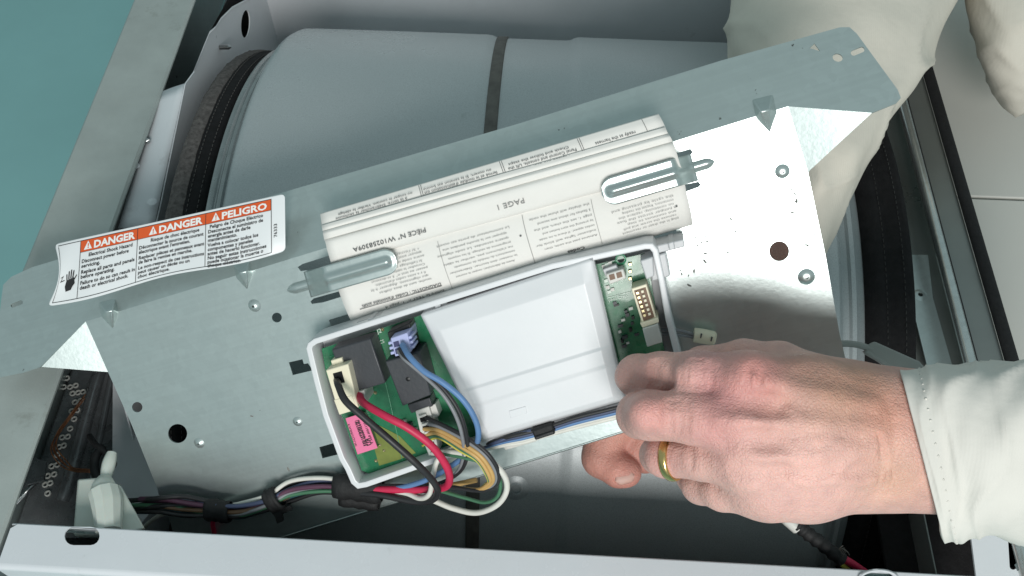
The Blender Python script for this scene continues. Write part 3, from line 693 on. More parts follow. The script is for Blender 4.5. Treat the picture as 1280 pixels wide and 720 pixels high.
# ================================================================== folded service sheet under the tongues
sheet = thing('folded_service_sheet', 'folded printed service sheet tucked under the two metal tongues of the bracket', 'paper', PL(640, 310, 0))
def loft_rows(levels, n=40, sub=6, wav=0.0, seed=0):
    Ls = catmull([list(a) + [w] for a, b, w in levels], sub); Rs = catmull([list(b) + [w] for a, b, w in levels], sub); rows = []
    ph = seed * 1.7
    for l, r in zip(Ls, Rs):
        rows.append([PL(*((1 - t) * l + t * r)[:2], (1 - t) * l[2] + t * r[2] + wav * math.sin(t * 7 + ph) + wav * .5 * math.sin(t * 17 + ph * 2)) for t in np.linspace(0, 1, n + 1)])
    return rows
def surf_map(levels, lift):
    """x along 0..1 from left to right, y 0..1 from the first level to the last"""
    def f(x, y):
        k = np.clip(y, 0, 1) * (len(levels) - 1); i = min(int(k), len(levels) - 2); t = k - i
        (a0, b0_, w0), (a1, b1_, w1) = levels[i], levels[i + 1]
        l = np.array(a0) * (1 - t) + np.array(a1) * t; r = np.array(b0_) * (1 - t) + np.array(b1_) * t
        p = l * (1 - x) + r * x; return PL(p[0], p[1], w0 * (1 - t) + w1 * t + lift)
    return f
back = [((400, 267), (823, 142), .0135), ((401.5, 276), (828, 151), .0165), ((403, 286), (834, 164), .0180)]
roll1 = [((402, 281.5), (831, 158.5), .0188), ((402.8, 286), (833.5, 164), .0205), ((403.6, 290.5), (836, 168.5), .0200)]
roll2 = [((403.4, 289), (835.4, 167), .0208), ((404, 293), (838, 171), .0228), ((405.2, 300), (841, 177), .0215)]
band_ = [((405, 299.5), (840.5, 176.5), .0205), ((407, 304), (842, 181), .0232), ((409, 313), (845, 189), .0234), ((413, 326), (850, 205), .0212), ((414.5, 331), (852, 210), .0190), ((414.6, 332.5), (852.3, 211.5), .0160)]
lower = [((414.5, 330), (852, 210), .0160), ((417, 342), (854, 222), .0180), ((421, 356), (857, 237), .0190), ((427, 374), (861, 253), .0180), ((434, 391), (864, 267), .0140), ((439, 402), (865.5, 276), .0080), ((442, 407), (866, 281), .0015)]
for nm, lv, m, wv in (('back_leaf', back, 'paper', .0004), ('folded_edge', roll1, 'paper', .0003), ('folded_edge', roll2, 'paper', .0003), ('page_band', band_, 'paper', .0003), ('front_leaf', lower, 'paper', .0004)):
    grid(nm, loft_rows(lv, wav=wv, seed=len(nm)), m, sheet, thick=.00035)
fillv = [((401, 272), (826, 147), .002), ((402, 282), (832, 160), .014), ((406, 300), (841, 178), .0185), ((416, 335), (853, 214), .0135), ((428, 374), (860, 252), .0135), ((438, 400), (864, 274), .004)]
grid('inner_leaves', loft_rows(fillv), 'paper_edge', sheet, thick=.001)
# print, upside down as it lies: written along -x, letters towards the bottom
def up(levels, lift=.0012):
    f = surf_map(levels, lift); return lambda x, y: f(1 - x, y)
LW = 440.0                                  # text units along the sheet
def inv(levels, depth, lift=.0012):
    f = surf_map(levels, lift); k = np.array([a[1] for a, b, w in levels], float); k = (k - k[0]) / (k[-1] - k[0]); n_ = np.linspace(0, 1, len(k)); return lambda x, y: f(1 - x / LW, np.interp(y / depth, k, n_))   # y grows from top of sheet to its bottom edge = reading "up"
fb = inv(band_, 30.0, .0014)
printed('bold_lettering', [('PIÈCE N° W10258309A', 318, 17.5, 4.8, 92, .006)], fb, 'ink', sheet)
printed('page_number', [('PAGE 1', 193, 15.5, 5.2, 34, .004)], fb, 'ink_soft', sheet)
fb = inv(back, 20.0, .0014)
bk_txt = [("4. S'assurer que la sécheuse est reliée", 172 + 150, 16.0, 100), ('à la terre. Débrancher la sécheuse', 330, 11.4, 92), ('ou couper le courant. Vérifier le câblage', 322, 6.8, 96),
          ('• vérifier que le commutateur de porte est', 212, 16.0, 96), ("fermé et le module d'alimentation est", 214, 11.4, 94), ('ou ouvert. Si la tension est bonne', 220, 6.8, 88),
          ('• replace the user interface', 118, 16.0, 80), ('Panel Control and console. Lift the', 112, 11.4, 88), ('Check and follow the steps', 120, 6.8, 78),
          ('• connector plug, or as needed', 30, 16.0, 72), ('ready at the harness', 36, 11.4, 52)]
printed('fine_lettering', [(s, x, y, 3.2, w, .006) for s, x, y, w in bk_txt], fb, 'ink', sheet)
for x in (312, 309.5, 207, 204.5, 106, 103.5, 22): quads('column_rule', [(x, 1, x + .6, 19.5)], fb, 'ink', sheet, n=5)
fb = inv(lower, 80.0, .0013)
fr1 = ["• Si l'écran affiche un code", 'appuyer pour arrêter. Si aucun', "autre code n'est affiché", "Si l'affichage indique un code", 'Consulter le tableau. Pour le', "passer au test n° 3 ci-dessous", "Il y a seize codes d'anomalie,", 'qui clignotent. Appuyer à la', 'touche, suivi de deux chiffres']
fr2 = ['Le commutateur de porte est ouvert', 'appuyer sur la touche pendant une', 'quatre secondes. Le code clignote', 'programme de séchage. Si les voyants', "ne s'allument pas, vérifier le câble", 'connecteurs du module de commande', 'le moteur doit tourner. Débrancher', 'Avant de débrancher, couper le courant']
en1 = ['the display will show the code', '3 flashes for about one second', 'page 1, see the chart, and the', 'by pressing the start button and', 'codes appear. If there is no code', 'indicator lights will blink for', 'Advance past the code, then']
en2 = ['the cycle by pressing and', 'connectors. Repeat the reading', 'no continuity, replace the', 'a jumper across the fuse', 'and continues to step', 'remove the screw and pull', 'plug in the dryer or reconnect']
items = []
for i, s in enumerate(fr1): items.append((s, 332 - (i % 3) * 2, 9.5 + i * 5.1, 2.9, 74 - (i * 7 % 16)))
for i, s in enumerate(fr2): items.append((s, 219 + (i * 5 % 6), 13.5 + i * 6.2, 3.0, 92 - (i * 11 % 20)))
for i, s in enumerate(en1): items.append((s, 118, 12 + i * 7.0, 3.0, 76 - (i * 9 % 15)))
for i, s in enumerate(en2): items.append((s, 16 + i % 3, 30 + i * 5.6, 2.9, 78 - (i * 13 % 18)))
printed('fine_lettering', [(s, x, y, h * .92, w, .0) for s, x, y, h, w in items], fb, 'ink_soft', sheet)
for it in [("DIAGNOSTIC : Codes d'anomalie actifs", 319, 59.5, 3.9, 101, .012), ('suivre le TEST n° 1, page 4', 318, 69.0, 3.0, 76, .0), ('Codes', 137, 66.0, 4.0, 22, .03), ('the power supply', 142, 72, 3.0, 50, .0), ('•', 207, 26, 5.5, 3, .03), ('•', 14, 44, 5.5, 3, .03)]:
    printed('bold_lettering', [it], fb, 'ink', sheet)
quads('heading_rule', [(319, 63.5, 424, 64.2)], fb, 'ink', sheet, n=10)
for r_ in ((308, 8, 308.5, 74), (201, 4, 201.7, 74), (115, 8, 115.5, 70)): quads('column_rule', [r_], fb, 'ink_soft', sheet, n=12)

# ================================================================== electronic control module
module = thing('control_module', 'white plastic control module with exposed green circuit board held by the hand', 'module', PL(620, 570, .002))
WR = .027
tray_o = [(384, 436), (386, 430), (393, 425), (524, 383), (690, 331), (806, 306), (815, 306), (821, 313), (829, 350), (838, 400), (856, 472), (850, 486), (778, 511), (600, 558), (458, 608), (447, 610), (440, 604), (433, 588), (425, 574), (405, 520), (394, 478)]
cen = np.mean(tray_o, axis=0)
def inset(poly, d):
    P = np.array(poly, float); n = len(P); out = []; area2 = sum(P[i][0] * P[(i + 1) % n][1] - P[(i + 1) % n][0] * P[i][1] for i in range(n)); sg = 1 if area2 > 0 else -1
    for i in range(n):
        a, b, c_ = P[i - 1], P[i], P[(i + 1) % n]; e1 = (b - a) / (np.linalg.norm(b - a) + 1e-9); e2 = (c_ - b) / (np.linalg.norm(c_ - b) + 1e-9)
        n1 = np.array([-e1[1], e1[0]]) * sg; n2 = np.array([-e2[1], e2[0]]) * sg; m_ = n1 + n2; m_ /= max(.4, np.linalg.norm(m_)); out.append(b + m_ * d / max(.6, m_ @ n1))
    return [tuple(p) for p in out]
tray_i = inset(tray_o, 4.2)
housing = flat('housing', [puv(x, y, WR) for x, y in tray_o], [[puv(x, y, WR) for x, y in tray_i]], PBASIS, .006, WR, 'plastic', module, bev=.0009)
flat('tray_floor', [puv(x, y, WR) for x, y in inset(tray_o, 2)], [], PBASIS, .003, .0065, 'plastic_grey', module)
# hooked tabs along the upper edge, side latch at the upper right
for x, y, s in ((462, 400, 1), (545, 378, 1), (683, 335, 1), (838, 305, 1.3)):
    block('latch_tab', [(x - 17 * s, y + 3), (x + 13 * s, y - 6), (x + 14 * s, y + 4), (x - 15 * s, y + 13)], .001, WR - .006, 'plastic_grey', module, bv=.0008)
    block('latch_hook', [(x - 3, y - 1), (x + 4, y - 3.2), (x + 6, y + 6), (x - 1, y + 8.5)], .001, WR - .003, 'plastic_grey', module, bv=.0006)
block('side_latch', [(800, 326), (816, 321), (818, 345), (808, 350)], .010, WR + .001, 'plastic_grey', module, bv=.0008)
block('side_wall_rib', [(812, 322), (832, 316), (838, 345), (815, 352)], .004, WR - .004, 'plastic_grey', module, bv=.0008)
# recessed lid
def lid_pt(px, py, w): return PL(px, py, w)
lo = [(526, 394), (741, 323), (782, 500), (603, 552)]
li = [(544, 421), (738, 352), (758, 493), (612, 538)]
WL = WR + .0012; WF = WR + .0055
def quadmap(c, u, v): c = np.array(c, float); return c[0] * (1 - u) * (1 - v) + c[1] * u * (1 - v) + c[2] * u * v + c[3] * (1 - u) * v
rows = []
def br(*b): return sorted(set([0.0, 1.0] + [round(x + e, 5) for x in b for e in (-.006, 0, .006)] + list(np.round(np.linspace(.02, .98, 17), 5))))
us = br(.06, .92); vs = br(.155, .60, .625, .725, .75, .955)
def rp(a, b, x):
    t = min(1, max(0, (x - a) / (b - a))); e = .07
    return t * t / (2 * e) / (1 - e) if t < e else ((t - e / 2) / (1 - e) if t < 1 - e else 1 - (1 - t) ** 2 / (2 * e) / (1 - e))
def lid_w(u, v):
    d = min(rp(0, .155, v), rp(0, .06, u), 1 - rp(.92, 1, u))
    w = WL + (WF - WL) * d
    w += d * (.0012 * (rp(.60, .625, v) - rp(.725, .75, v)) - .0035 * rp(.955, 1, v))
    return w
for v in vs: rows.append([PL(*quadmap(lo, u, v), lid_w(u, v)) for u in us])
top = np.array(rows)
edge = lambda: None
lid = grid('lid', rows, 'plastic', module, thick=.0014, sharp=60)
bot = [PL(*quadmap(lo, u, v), lid_w(u, v)) for u, v in [(u, 0) for u in us] + [(1, v) for v in vs[1:]] + [(u, 1) for u in us[::-1][1:]] + [(0, v) for v in vs[::-1][1:-1]]]
grid('lid_skirt', [bot + [bot[0]], [p - PN * .010 for p in bot + [bot[0]]]], 'plastic', module, thick=.001, sharp=50)
lm = lambda x, y: PL(*quadmap(lo, x, y), lid_w(x, y) + .0002)
block('window_tab', [(636, 514), (657, 508), (659, 517), (638, 523)], WF - .002, WF + .0005, 'plastic', lid, bv=.0003)
block('lower_ledge', [(600, 556), (632, 547), (634, 556), (603, 565)], .006, .020, 'plastic_grey', module, bv=.0006)
block('lower_ledge', [(626, 556), (668, 545), (671, 552), (632, 563)], .004, .016, 'dim_white', module, bv=.0006)
# circuit board
WB_ = .0145
board_o = inset(tray_o, 11)
board_o = [(402, 436), (520, 396), (690, 343), (806, 317), (812, 340), (822, 400), (838, 470), (770, 498), (600, 548), (500, 580), (461, 592), (452, 588), (428, 522), (408, 468)]
board = flat('circuit_board', [puv(x, y, WB_) for x, y in board_o], [circ(776, 324, 4.5, w=WB_, f=lambda a, b: puv(a, b, WB_))], PBASIS, WB_ - .0016, WB_, 'pcb', module)
flat('bare_zone', [puv(x, y, WB_) for x, y in [(452, 520), (500, 545), (520, 566), (500, 574), (474, 582), (468, 560)]], [], PBASIS, WB_ + .0001, WB_ + .0003, 'pcb_bare', board)
def board_line(pts, w, m, name='trace'):
    path = [PL(x, y, WB_ + .0003) for x, y in pts]; V, F = tube_v(np.array(path), w, 4); return build(name, V, F, m, board)
board_line([(464, 420), (478, 462), (487, 500), (497, 545), (503, 576)], .0003, 'copper_trace')
board_line([(412, 446), (470, 424)], .0004, 'copper_trace')
board_line([(512, 402), (519, 430)], .0004, 'copper_trace')
board_line([(760, 372), (790, 364)], .0002, 'silk')
for x, y in ((469, 491), (475, 556), (480, 563), (488, 553), (494, 560), (470, 576), (478, 412)):
    dome('solder_joint', PL(x, y, WB_), PN, .0014, .0012, 'tin', board, seg=8, ring=3)
tube('hole_ring', [PL(776 + 6 * math.cos(a), 324 + 6 * math.sin(a), WB_ + .0002) for a in np.linspace(0, 6.283, 13)], .0005, 'copper_trace', board, n=2, seg=5)
def bm_(px0, py0, ang, sc):                       # text frame on the board
    ca, sa = math.cos(ang), math.sin(ang)
    return lambda x, y: PL(px0 + (x * ca + y * sa) * sc, py0 + (x * sa - y * ca) * sc, WB_ + .0005)
printed('board_lettering', [('peed Corp.', 0, 0, 4.0, 25, .01)], bm_(761, 377, -.26, 1), 'silk', board)
printed('board_lettering', [('P13  JP1', 0, 0, 3.2, 18, .0)], bm_(765, 356, -.26, 1), 'silk', board)
printed('board_lettering', [('J2', 0, 0, 5.5, 6, .0)], bm_(472, 417, -.3, 1), 'silk', board)
printed('board_lettering', [('C5', 0, 0, 4.5, 6, .0)], bm_(475, 430, -.3, 1), 'silk', board)
for i, (x, y) in enumerate([(752, 332), (756, 330), (760, 328), (755, 350), (757, 358), (759, 364), (763, 361)]):
    block('chip_part', [(x, y), (x + 4.5, y - 1.4), (x + 5.3, y + 2.2), (x + .8, y + 3.6)], WB_, WB_ + .0012, 'silk' if i % 2 else 'dim_white', board, bv=0)
# components
def comp(name, poly, h, m, bv=.0006, par=module, base=WB_): return block(name, poly, base, WB_ + h, m, par, bv=bv)
comp('power_relay', [(414, 437), (463, 423), (482, 479), (436, 493)], .0150, 'relay', .001)
cc = comp('power_connector', [(407, 463), (435, 455), (448, 510), (424, 519)], .0230, 'cream', .0007)
comp('connector_key', [(413, 451), (427, 447), (430, 458), (417, 462)], .0170, 'cream', .0006)
block('socket_opening', [(416, 467), (427, 464), (431, 478), (420, 481)], WB_ + .0229, WB_ + .0233, 'void', cc, bv=0)
block('connector_lug', [(440, 492), (455, 488), (458, 504), (447, 507)], WB_, WB_ + .018, 'dim_white', cc, bv=.0005)
block('connector_foot', [(417, 500), (440, 494), (446, 512), (424, 519)], WB_, WB_ + .0235, 'cream', cc, bv=.0006)
r2 = comp('tall_relay', [(481, 452), (524, 440), (539, 494), (503, 508)], .0200, 'relay', .0009)
dome('relay_pin_mark', PL(510, 474, WB_ + .0201), PN, .0016, .0004, 'black', r2, seg=12, ring=2, hole=.0004)
block('relay_ledge', [(509, 506), (537, 497), (541, 508), (514, 517)], WB_, WB_ + .012, 'relay', module, bv=.0006)
comp('relay_socket', [(484, 416), (512, 404), (520, 436), (492, 446)], .0120, 'black', .0006)
pc = comp('data_plug', [(488, 423), (509, 416), (514, 440), (494, 446)], .0220, 'lavender', .0005)
for k in range(2):
    x, y = 491.5 + k * 2, 428 + k * 8.5
    block('plug_cell', [(x, y), (x + 6.5, y - 2), (x + 8, y + 4.5), (x + 1.4, y + 6.5)], WB_ + .0219, WB_ + .0224, 'dark_blue', pc, bv=0)
for k in range(3):
    for sx in (0, 1):
        x, y = (485 + k * 1.4 + sx * 24.5, 428 + k * 6.2 - sx * 7)
        block('plug_rib', [(x, y), (x + 4.5, y - 1.3), (x + 5.4, y + 2), (x + .9, y + 3.4)], WB_ + .010, WB_ + .0212, 'lavender', pc, bv=.0003)
sidec = comp('coil_block', [(518, 440), (527, 436), (533, 456), (524, 460)], .010, 'relay', .0005)
printed('component_lettering', [('INSSI', 0, 0, 5.5, 18, .02)], lambda x, y: PL(519 + x * .30 + y * .95, 442 + x * .95 - y * .30, WB_ + .0103), 'silk', sidec)
hc = comp('harness_connector', [(519, 514), (536, 508), (540, 522), (545, 545), (548, 566), (536, 570), (526, 545)], .0130, 'dim_white', .0006)
for k in range(5):
    x, y = 523 + k * 3.4, 520 + k * 10.4
    block('connector_rib', [(x, y), (x + 9, y - 2.4), (x + 9.8, y), (x + .8, y + 2.4)], WB_ + .009, WB_ + .0155, 'dim_white', hc, bv=.0003)
    block('connector_cell', [(x + 1.5, y + 3), (x + 9, y + .8), (x + 10.6, y + 6.2), (x + 3, y + 8)], WB_ + .0129, WB_ + .0133, 'void', hc, bv=0)
comp('white_header', [(536, 508), (544, 505), (549, 520), (541, 524)], .0100, 'dim_white', .0005)
for k in range(4): comp('capacitor', [(500 + k * 7, 528 + k * 5), (506 + k * 7, 526 + k * 5), (508 + k * 7, 534 + k * 5), (502 + k * 7, 536 + k * 5)], .004 + .002 * (k % 2), 'relay' if k % 2 else 'dim_white', .0004)
# pink part sticker
pk = flat('pink_sticker', [puv(x, y, .0205) for x, y in [(432, 523), (455, 516), (472, 560), (447, 568)]], [], PBASIS, .0200, .0205, 'pink', module)
block('sticker_riser', [(433, 524), (455, 517.5), (471, 560), (447, 567)], WB_, .0199, 'pcb', module, bv=0)
pmap = lambda x, y: PL(*quadmap([(432, 523), (455, 516), (472, 560), (447, 568)], x, y), .0208)
bars = []; yy = .14
random.seed(3)
while yy < .86:
    hgt = random.choice([.012, .02, .03]); bars.append((.40, yy, .62, yy + hgt)); yy += hgt + random.choice([.014, .022, .03])
quads('barcode', bars, pmap, 'label_ink', pk, n=1)
printed('sticker_lettering', [('W10111606 Rev. F', 0, 0, 3.0, 36, .008), ('8182  0833', 2, 6.2, 2.4, 24, .0), ('HECHO EN', 3, 10.5, 2.2, 20, 0), ('FABRIQUE', 3, 19.0, 2.2, 30, 0)], lambda x, y: pmap(.90 - y * .042, .10 + x / 48), 'label_ink', pk)
printed('sticker_lettering', [('RU', 0, 0, 6, 9, .03)], lambda x, y: pmap(.80 - y * .042, .68 + x / 48), 'label_ink', pk)
# right part of the board
w2 = comp('two_pin_header', [(757, 343), (779, 336), (783, 348), (762, 356)], .0105, 'dim_white', .0008)
block('header_base', [(753, 337), (770, 331), (775, 340), (757, 346)], WB_, WB_ + .006, 'plastic_grey', w2, bv=.0006)
for k in range(2):
    x, y = 761 + k * 9, 344 - k * 2.6
    block('header_socket', [(x, y), (x + 6.6, y - 1.9), (x + 8.2, y + 4.6), (x + 1.6, y + 6.6)], WB_ + .0104, WB_ + .0109, 'wire_brown', w2, bv=0)
w3 = comp('ten_pin_header', [(789, 361), (808, 355), (821, 399), (803, 406)], .0140, 'cream', .0006)
block('header_slot', [(792.5, 363.5), (807, 359), (818, 396.5), (804.5, 401.5)], WB_ + .0139, WB_ + .0143, 'brown_dark' if False else 'wire_brown', w3, bv=0)
for k in range(6):
    for sx in (0, 1):
        x, y = 795 + k * 1.75 + sx * 6.2, 365.5 + k * 5.6 - sx * 1.8
        block('header_pin', [(x, y), (x + 3, y - .9), (x + 3.8, y + 1.9), (x + .8, y + 2.8)], WB_ + .012, WB_ + .0158, 'cream' if sx else 'tin', w3, bv=0)
block('header_foot', [(800, 404), (822, 397), (824, 403), (803, 410)], WB_, WB_ + .016, 'cream', w3, bv=.0005)
comp('white_socket', [(803, 411), (822, 405), (828, 428), (809, 434)], .0170, 'dim_white', .0006)
for k in range(3):
    block('contact_pad', [(785, 332 + k * 9 - 3), (789.5, 331 + k * 9 - 3), (790.5, 335 + k * 9 - 3), (786, 336 + k * 9 - 3)], WB_, WB_ + .0016, 'tin', board, bv=.0003)

rs = np.random.default_rng(11)
for k in range(16):
    x, y = 763 + rs.random() * 22 + k * .9, 378 + k * 3.6; a, b = 2.5 + rs.random() * 4, 2 + rs.random() * 3
    block('chip_part', [(x, y), (x + a, y - a * .3), (x + a + b * .25, y - a * .3 + b), (x + b * .25, y + b)], WB_, WB_ + .001 + .003 * rs.random(), ('relay', 'black', 'dim_white', 'relay')[k % 4], board, bv=0)
# ================================================================== wires
harness = thing('wiring_harness', 'bundle of coloured wires looping from the control module along the lower edge of the bracket', 'wiring', PL(420, 625, 0))
def wire(pts, r, m, par=harness, name='wire', **k): return tube(name, [PL(x, y, w) for x, y, w in pts], r, m, par, n=10, seg=10, **k)
T = .012
wire([(421, 475, .036), (423, 482, .046), (432, 501, .054), (455, 522, .056), (490, 552, .056), (520, 579, .054), (541, 601, .046), (547, 615, .036), (540, 625, .028), (518, 627, .022), (470, 618, .018), (420, 615, T)], .00235, 'wire_blackw')
wire([(449, 494, .032), (455, 504, .042), (480, 519, .052), (510, 535, .054), (538, 556, .052), (556, 579, .046), (562, 597, .038), (556, 609, .028), (530, 612, .020), (480, 612, .016), (420, 612, T)], .0026, 'wire_red')
wire([(503, 431, .040), (512, 446, .050), (530, 464, .055), (553, 478, .056), (577, 498, .056), (593, 522, .054), (598, 545, .050), (590, 562, .036), (560, 585, .024), (525, 603, .020), (480, 612, .015), (420, 608, T)], .0019, 'wire_blue')
wire([(500, 436, .040), (507, 446, .048), (530, 463, .050), (556, 488, .052), (574, 515, .052), (583, 545, .048), (584, 570, .038), (572, 592, .026), (540, 606, .018), (480, 607, .014), (420, 610, T)], .0014, 'wire_blackw')
wire([(498, 439, .040), (506, 449, .048), (527, 467, .050), (552, 491, .051), (569, 518, .051), (578, 546, .047), (579, 572, .036), (568, 594, .024), (536, 609, .018), (480, 610, .014), (420, 606, T)], .0013, 'wire_grey')
base = [(531, 524), (552, 534), (583, 551), (606, 570), (619, 592), (616, 606), (598, 613), (566, 609), (530, 606), (480, 612), (420, 613)]
ws = [.028, .036, .044, .046, .042, .036, .030, .024, .018, .014, .011]
for k, (m, dx, dy, r) in enumerate((('blackw', 4, -4, .0014), ('grey', 1, -1, .0013), ('tan', -3, 3, .0015), ('tan', -7, 7, .0014), ('green', -8, 10, .0011), ('yellow', -9, 12, .0008))):
    wire([(x + dx * (.3 + .7 * min(1, i / 3)) * (1 if i < 6 else .4), y + dy * (.6 if i < 5 else -.1 * 1) + (k * 5.2 if i == 0 else (k * 1.3 if i < 3 else 0)), w - .0006 * k) for i, ((x, y), w) in enumerate(zip(base, ws))], r, 'wire_' + m)
wire([(540, 566, .026), (575, 566, .036), (610, 575, .042), (630, 594, .040), (633, 614, .034), (620, 632, .028), (595, 641, .022), (565, 635, .018), (530, 622, .016), (480, 617, .014), (420, 618, T)], .0020, 'wire_white')
wire([(545, 566, .030), (580, 572, .038), (612, 582, .040), (625, 600, .036), (622, 620, .030), (606, 628, .024), (580, 622, .020), (540, 612, .016), (480, 608, .012), (420, 612, T)], .0013, 'wire_green')
wire([(596, 556, .030), (568, 560, .030), (548, 574, .032), (541, 596, .034), (537, 617, .030), (525, 623, .024), (505, 616, .018), (470, 614, .014), (420, 616, T)], .0018, 'wire_white')
wire([(596, 600, .016), (560, 607, .016), (520, 612, .016), (480, 618, .014), (420, 620, .010)], .0018, 'wire_tan')
# trunk from the tape to the left
trunk = [('white', (165, 0), -17, .0019), ('blackw', 0, -12, .0021), ('navy', 0, -8, .0019), ('purple', 0, -3, .0020), ('blackw', 0, 0, .0022), ('brown', 0, 3, .0019), ('green', 0, 5, .0018), ('teal', 0, 8, .0019), ('blackw', 0, 11, .0021), ('grey', 0, 2, .0017)]
cl = [(440, 612), (400, 608), (362, 616), (335, 630), (300, 640), (270, 637), (230, 632), (195, 631), (160, 634), (120, 634)]
for k, (m, _, off, r) in enumerate(trunk):
    pts = []
    for i, (x, y) in enumerate(cl):
        spread = [.6, .75, .8, .62, .68, .66, .9, .85, .7, .6][i]
        ph = math.sin(i * 1.7 + k * 2.1) * 2.2 * (1 if i not in (0, 5, 3) else .2)
        pts.append((x, y + off * spread + ph, .008 + .0035 * math.cos(k * 1.9 + i * .6) + (.004 if 2 < i < 8 else 0) + (-.022 if i == 8 else 0) + (-.06 if i == 9 else 0)))
    if m == 'white': pts = pts[:5] + [(285, 632, .006), (272, 634, .002)]
    wire(pts, r * .84, 'wire_' + m)
for k, (m, off) in enumerate((('green', 4), ('yellow', 6))):
    wire([(262, 640 + off * .6, .0135), (230, 634 + off * .5, .0145), (200, 630 + off * .5, .0138), (165, 630 + off * .4, .004), (130, 632, -.01)], .0016 if k == 0 else .0010, 'wire_' + m)
wire([(262, 633, .0150), (235, 629, .0158), (205, 624, .015), (175, 624, .006)], .0020, 'wire_purple')
wire([(268, 645, .010), (266, 655, .006), (268, 668, .000), (270, 690, -.01)], .0017, 'wire_red')
wire([(230, 636, -.002), (205, 642, -.002), (188, 652, -.006), (178, 662, -.012)], .0017, 'wire_white')
def wrap(x0, y0, x1, y1, r, w, sq=.75, name='tape_wrap', m='tape'):
    a, b = PL(x0, y0, w), PL(x1, y1, w); ax = b - a; t = ax / np.linalg.norm(ax); s = np.cross(PN, t); rows = []
    for i in range(9):
        q = i / 8; rr = r * (1 + .07 * math.sin(q * 21 + x0)) * (0.9 if i in (0, 8) else 1)
        rows.append([a + ax * q + rr * (math.cos(th) * s + sq * math.sin(th) * PN) * (1 + .05 * math.sin(th * 3 + i)) for th in np.linspace(0, 2 * math.pi, 25)[:-1]])
    return grid(name, rows, m, harness, closed=True, thick=-.0006)
wrap(418, 607, 478, 614, .0090, .011, .75); wrap(258, 637, 288, 640, .0080, .013, .7); wrap(336, 628, 350, 621, .0084, .012, .7)
block('tie_tail', [(338, 640), (362, 632), (365, 638), (352, 643), (354, 652), (346, 655), (343, 646)], .010, .0125, 'tape', harness, bv=.0005)
block('tape_flap', [(256, 640), (288, 641), (286, 653), (260, 652)], .009, .011, 'tape', harness, bv=.0005)
wrap(425, 622, 474, 628, .0062, .008, .7)
# flat run under the lid to the right
run = thing('module_lead_bundle', 'thin white, blue and black leads running under the lid towards the fingers', 'wiring', PL(700, 540, .01))
for m, dy, r, w in (('white', 6, .0016, .024), ('white', 3, .0012, .026), ('blue', 0, .0016, .027), ('navy', -3, .0015, .028), ('blackw', -6, .0013, .030)):
    wire([(600, 560 + dy * .5, w - .006), (630, 552 + dy * .7, w), (655, 547 + dy * .9, w + .001), (680, 540 + dy * .8, w), (720, 528 + dy, w), (760, 518 + dy, w), (800, 508 + dy, w - .002)], r, 'wire_' + m, run)
tube('wire', [PL(x, y, w) for x, y, w in [(602, 560, .022), (620, 553, .030), (640, 545, .030), (664, 538, .031)]], .0011, 'wire_navy', run)
block('lead_clip', [(664, 538), (690, 530), (693, 540), (668, 549)], .018, .034, 'tape', run, bv=.0014)
block('lead_clip_lip', [(667, 546), (692, 538), (694, 543), (669, 551)], .018, .035, 'black', run, bv=.001)
# small cream plug on the plate
plug = thing('wire_end_plug', 'small cream plastic plug on two grey leads above the hand', 'connector', PL(870, 420, .001))
for dy in (-2, 3): wire([(812, 416 + dy, .020), (835, 414 + dy, .014), (852, 416 + dy, .010), (869, 420 + dy * .6, .008)], .0010, 'wire_grey', plug)
V, F = tube_v(np.array([PL(867, 418.5, .008), PL(868, 418.6, .008), PL(880, 420.5, .008), PL(892, 423, .008), PL(894.5, 423.5, .008)]), np.array([.0042, .0048, .0049, .0047, .0035]), 12)
build('plug_shell', V, F, 'cream', plug, smooth=True, sharp=40)
for x, y in ((876, 417), (889, 421)): block('plug_mark', [(x, y), (x + 2, y + .5), (x + .5, y + 6), (x - 1, y + 5.5)], .0122, .0130, 'ink', plug, bv=0)
# spliced lead, low right, with black sleeve
spl = thing('sleeved_splice', 'black sleeved splice with red and yellow leads under the wrist', 'wiring', onz(1040, 690, -.03))
tube('splice_sleeve', [at(996, 655, 0.6400), at(1010, 667, 0.6400), at(1030, 682, 0.6430), at(1052, 700, 0.6450)], [.0048 + .0006 * math.sin(i * 1.3) for i in range(31)], 'tape', spl)
tube('splice_plug', [at(982, 648, 0.6390), at(990, 655, 0.6400), at(997, 661, 0.6400)], .0042, 'dim_white', spl)
tube('wire', [at(1046, 694, 0.6450), at(1064, 704, 0.6490), at(1090, 722, 0.6650), at(1120, 745, 0.6850)], .0028, 'wire_red', spl)
tube('wire', [at(1044, 699, 0.6460), at(1056, 709, 0.6500), at(1070, 722, 0.6650)], .0018, 'wire_yellow', spl)
for k in range(5): tube('sleeve_fray', [at(1048 + k, 690 + 2 * k, 0.6420), at(1050 + 2 * k, 685 - k * 2 + 3 * k, 0.6400), at(1054 + k * 2, 682 + 3 * k, 0.6400)], .0003, 'belt', spl, n=4, seg=5)
# grey strap by the wrist
gs = thing('plastic_duct', 'grey translucent plastic tube ending in a flat tab above the wrist', 'tube', at(1080, 440, 0.6450))
tube('curved_tube', [at(1012, 452, 0.6300), at(1028, 438, 0.6300), at(1050, 430, 0.6300), at(1072, 431, 0.6300), at(1090, 437, 0.6300)], .0024, 'strap', gs)
slab('flat_tab', [at(1086, 431, 0.6280), at(1094, 427, 0.6280), at(1150, 452, 0.6280), at(1166, 470, 0.6280), at(1122, 466, 0.6280), at(1080, 442, 0.6280)], CF * .003, 'strap', gs, bv=.001)
slab('tab_rib', [at(1080, 440, 0.6275), at(1086, 438, 0.6275), at(1126, 462, 0.6275), at(1118, 465, 0.6275)], CF * .005, 'strap', gs, bv=.0008)

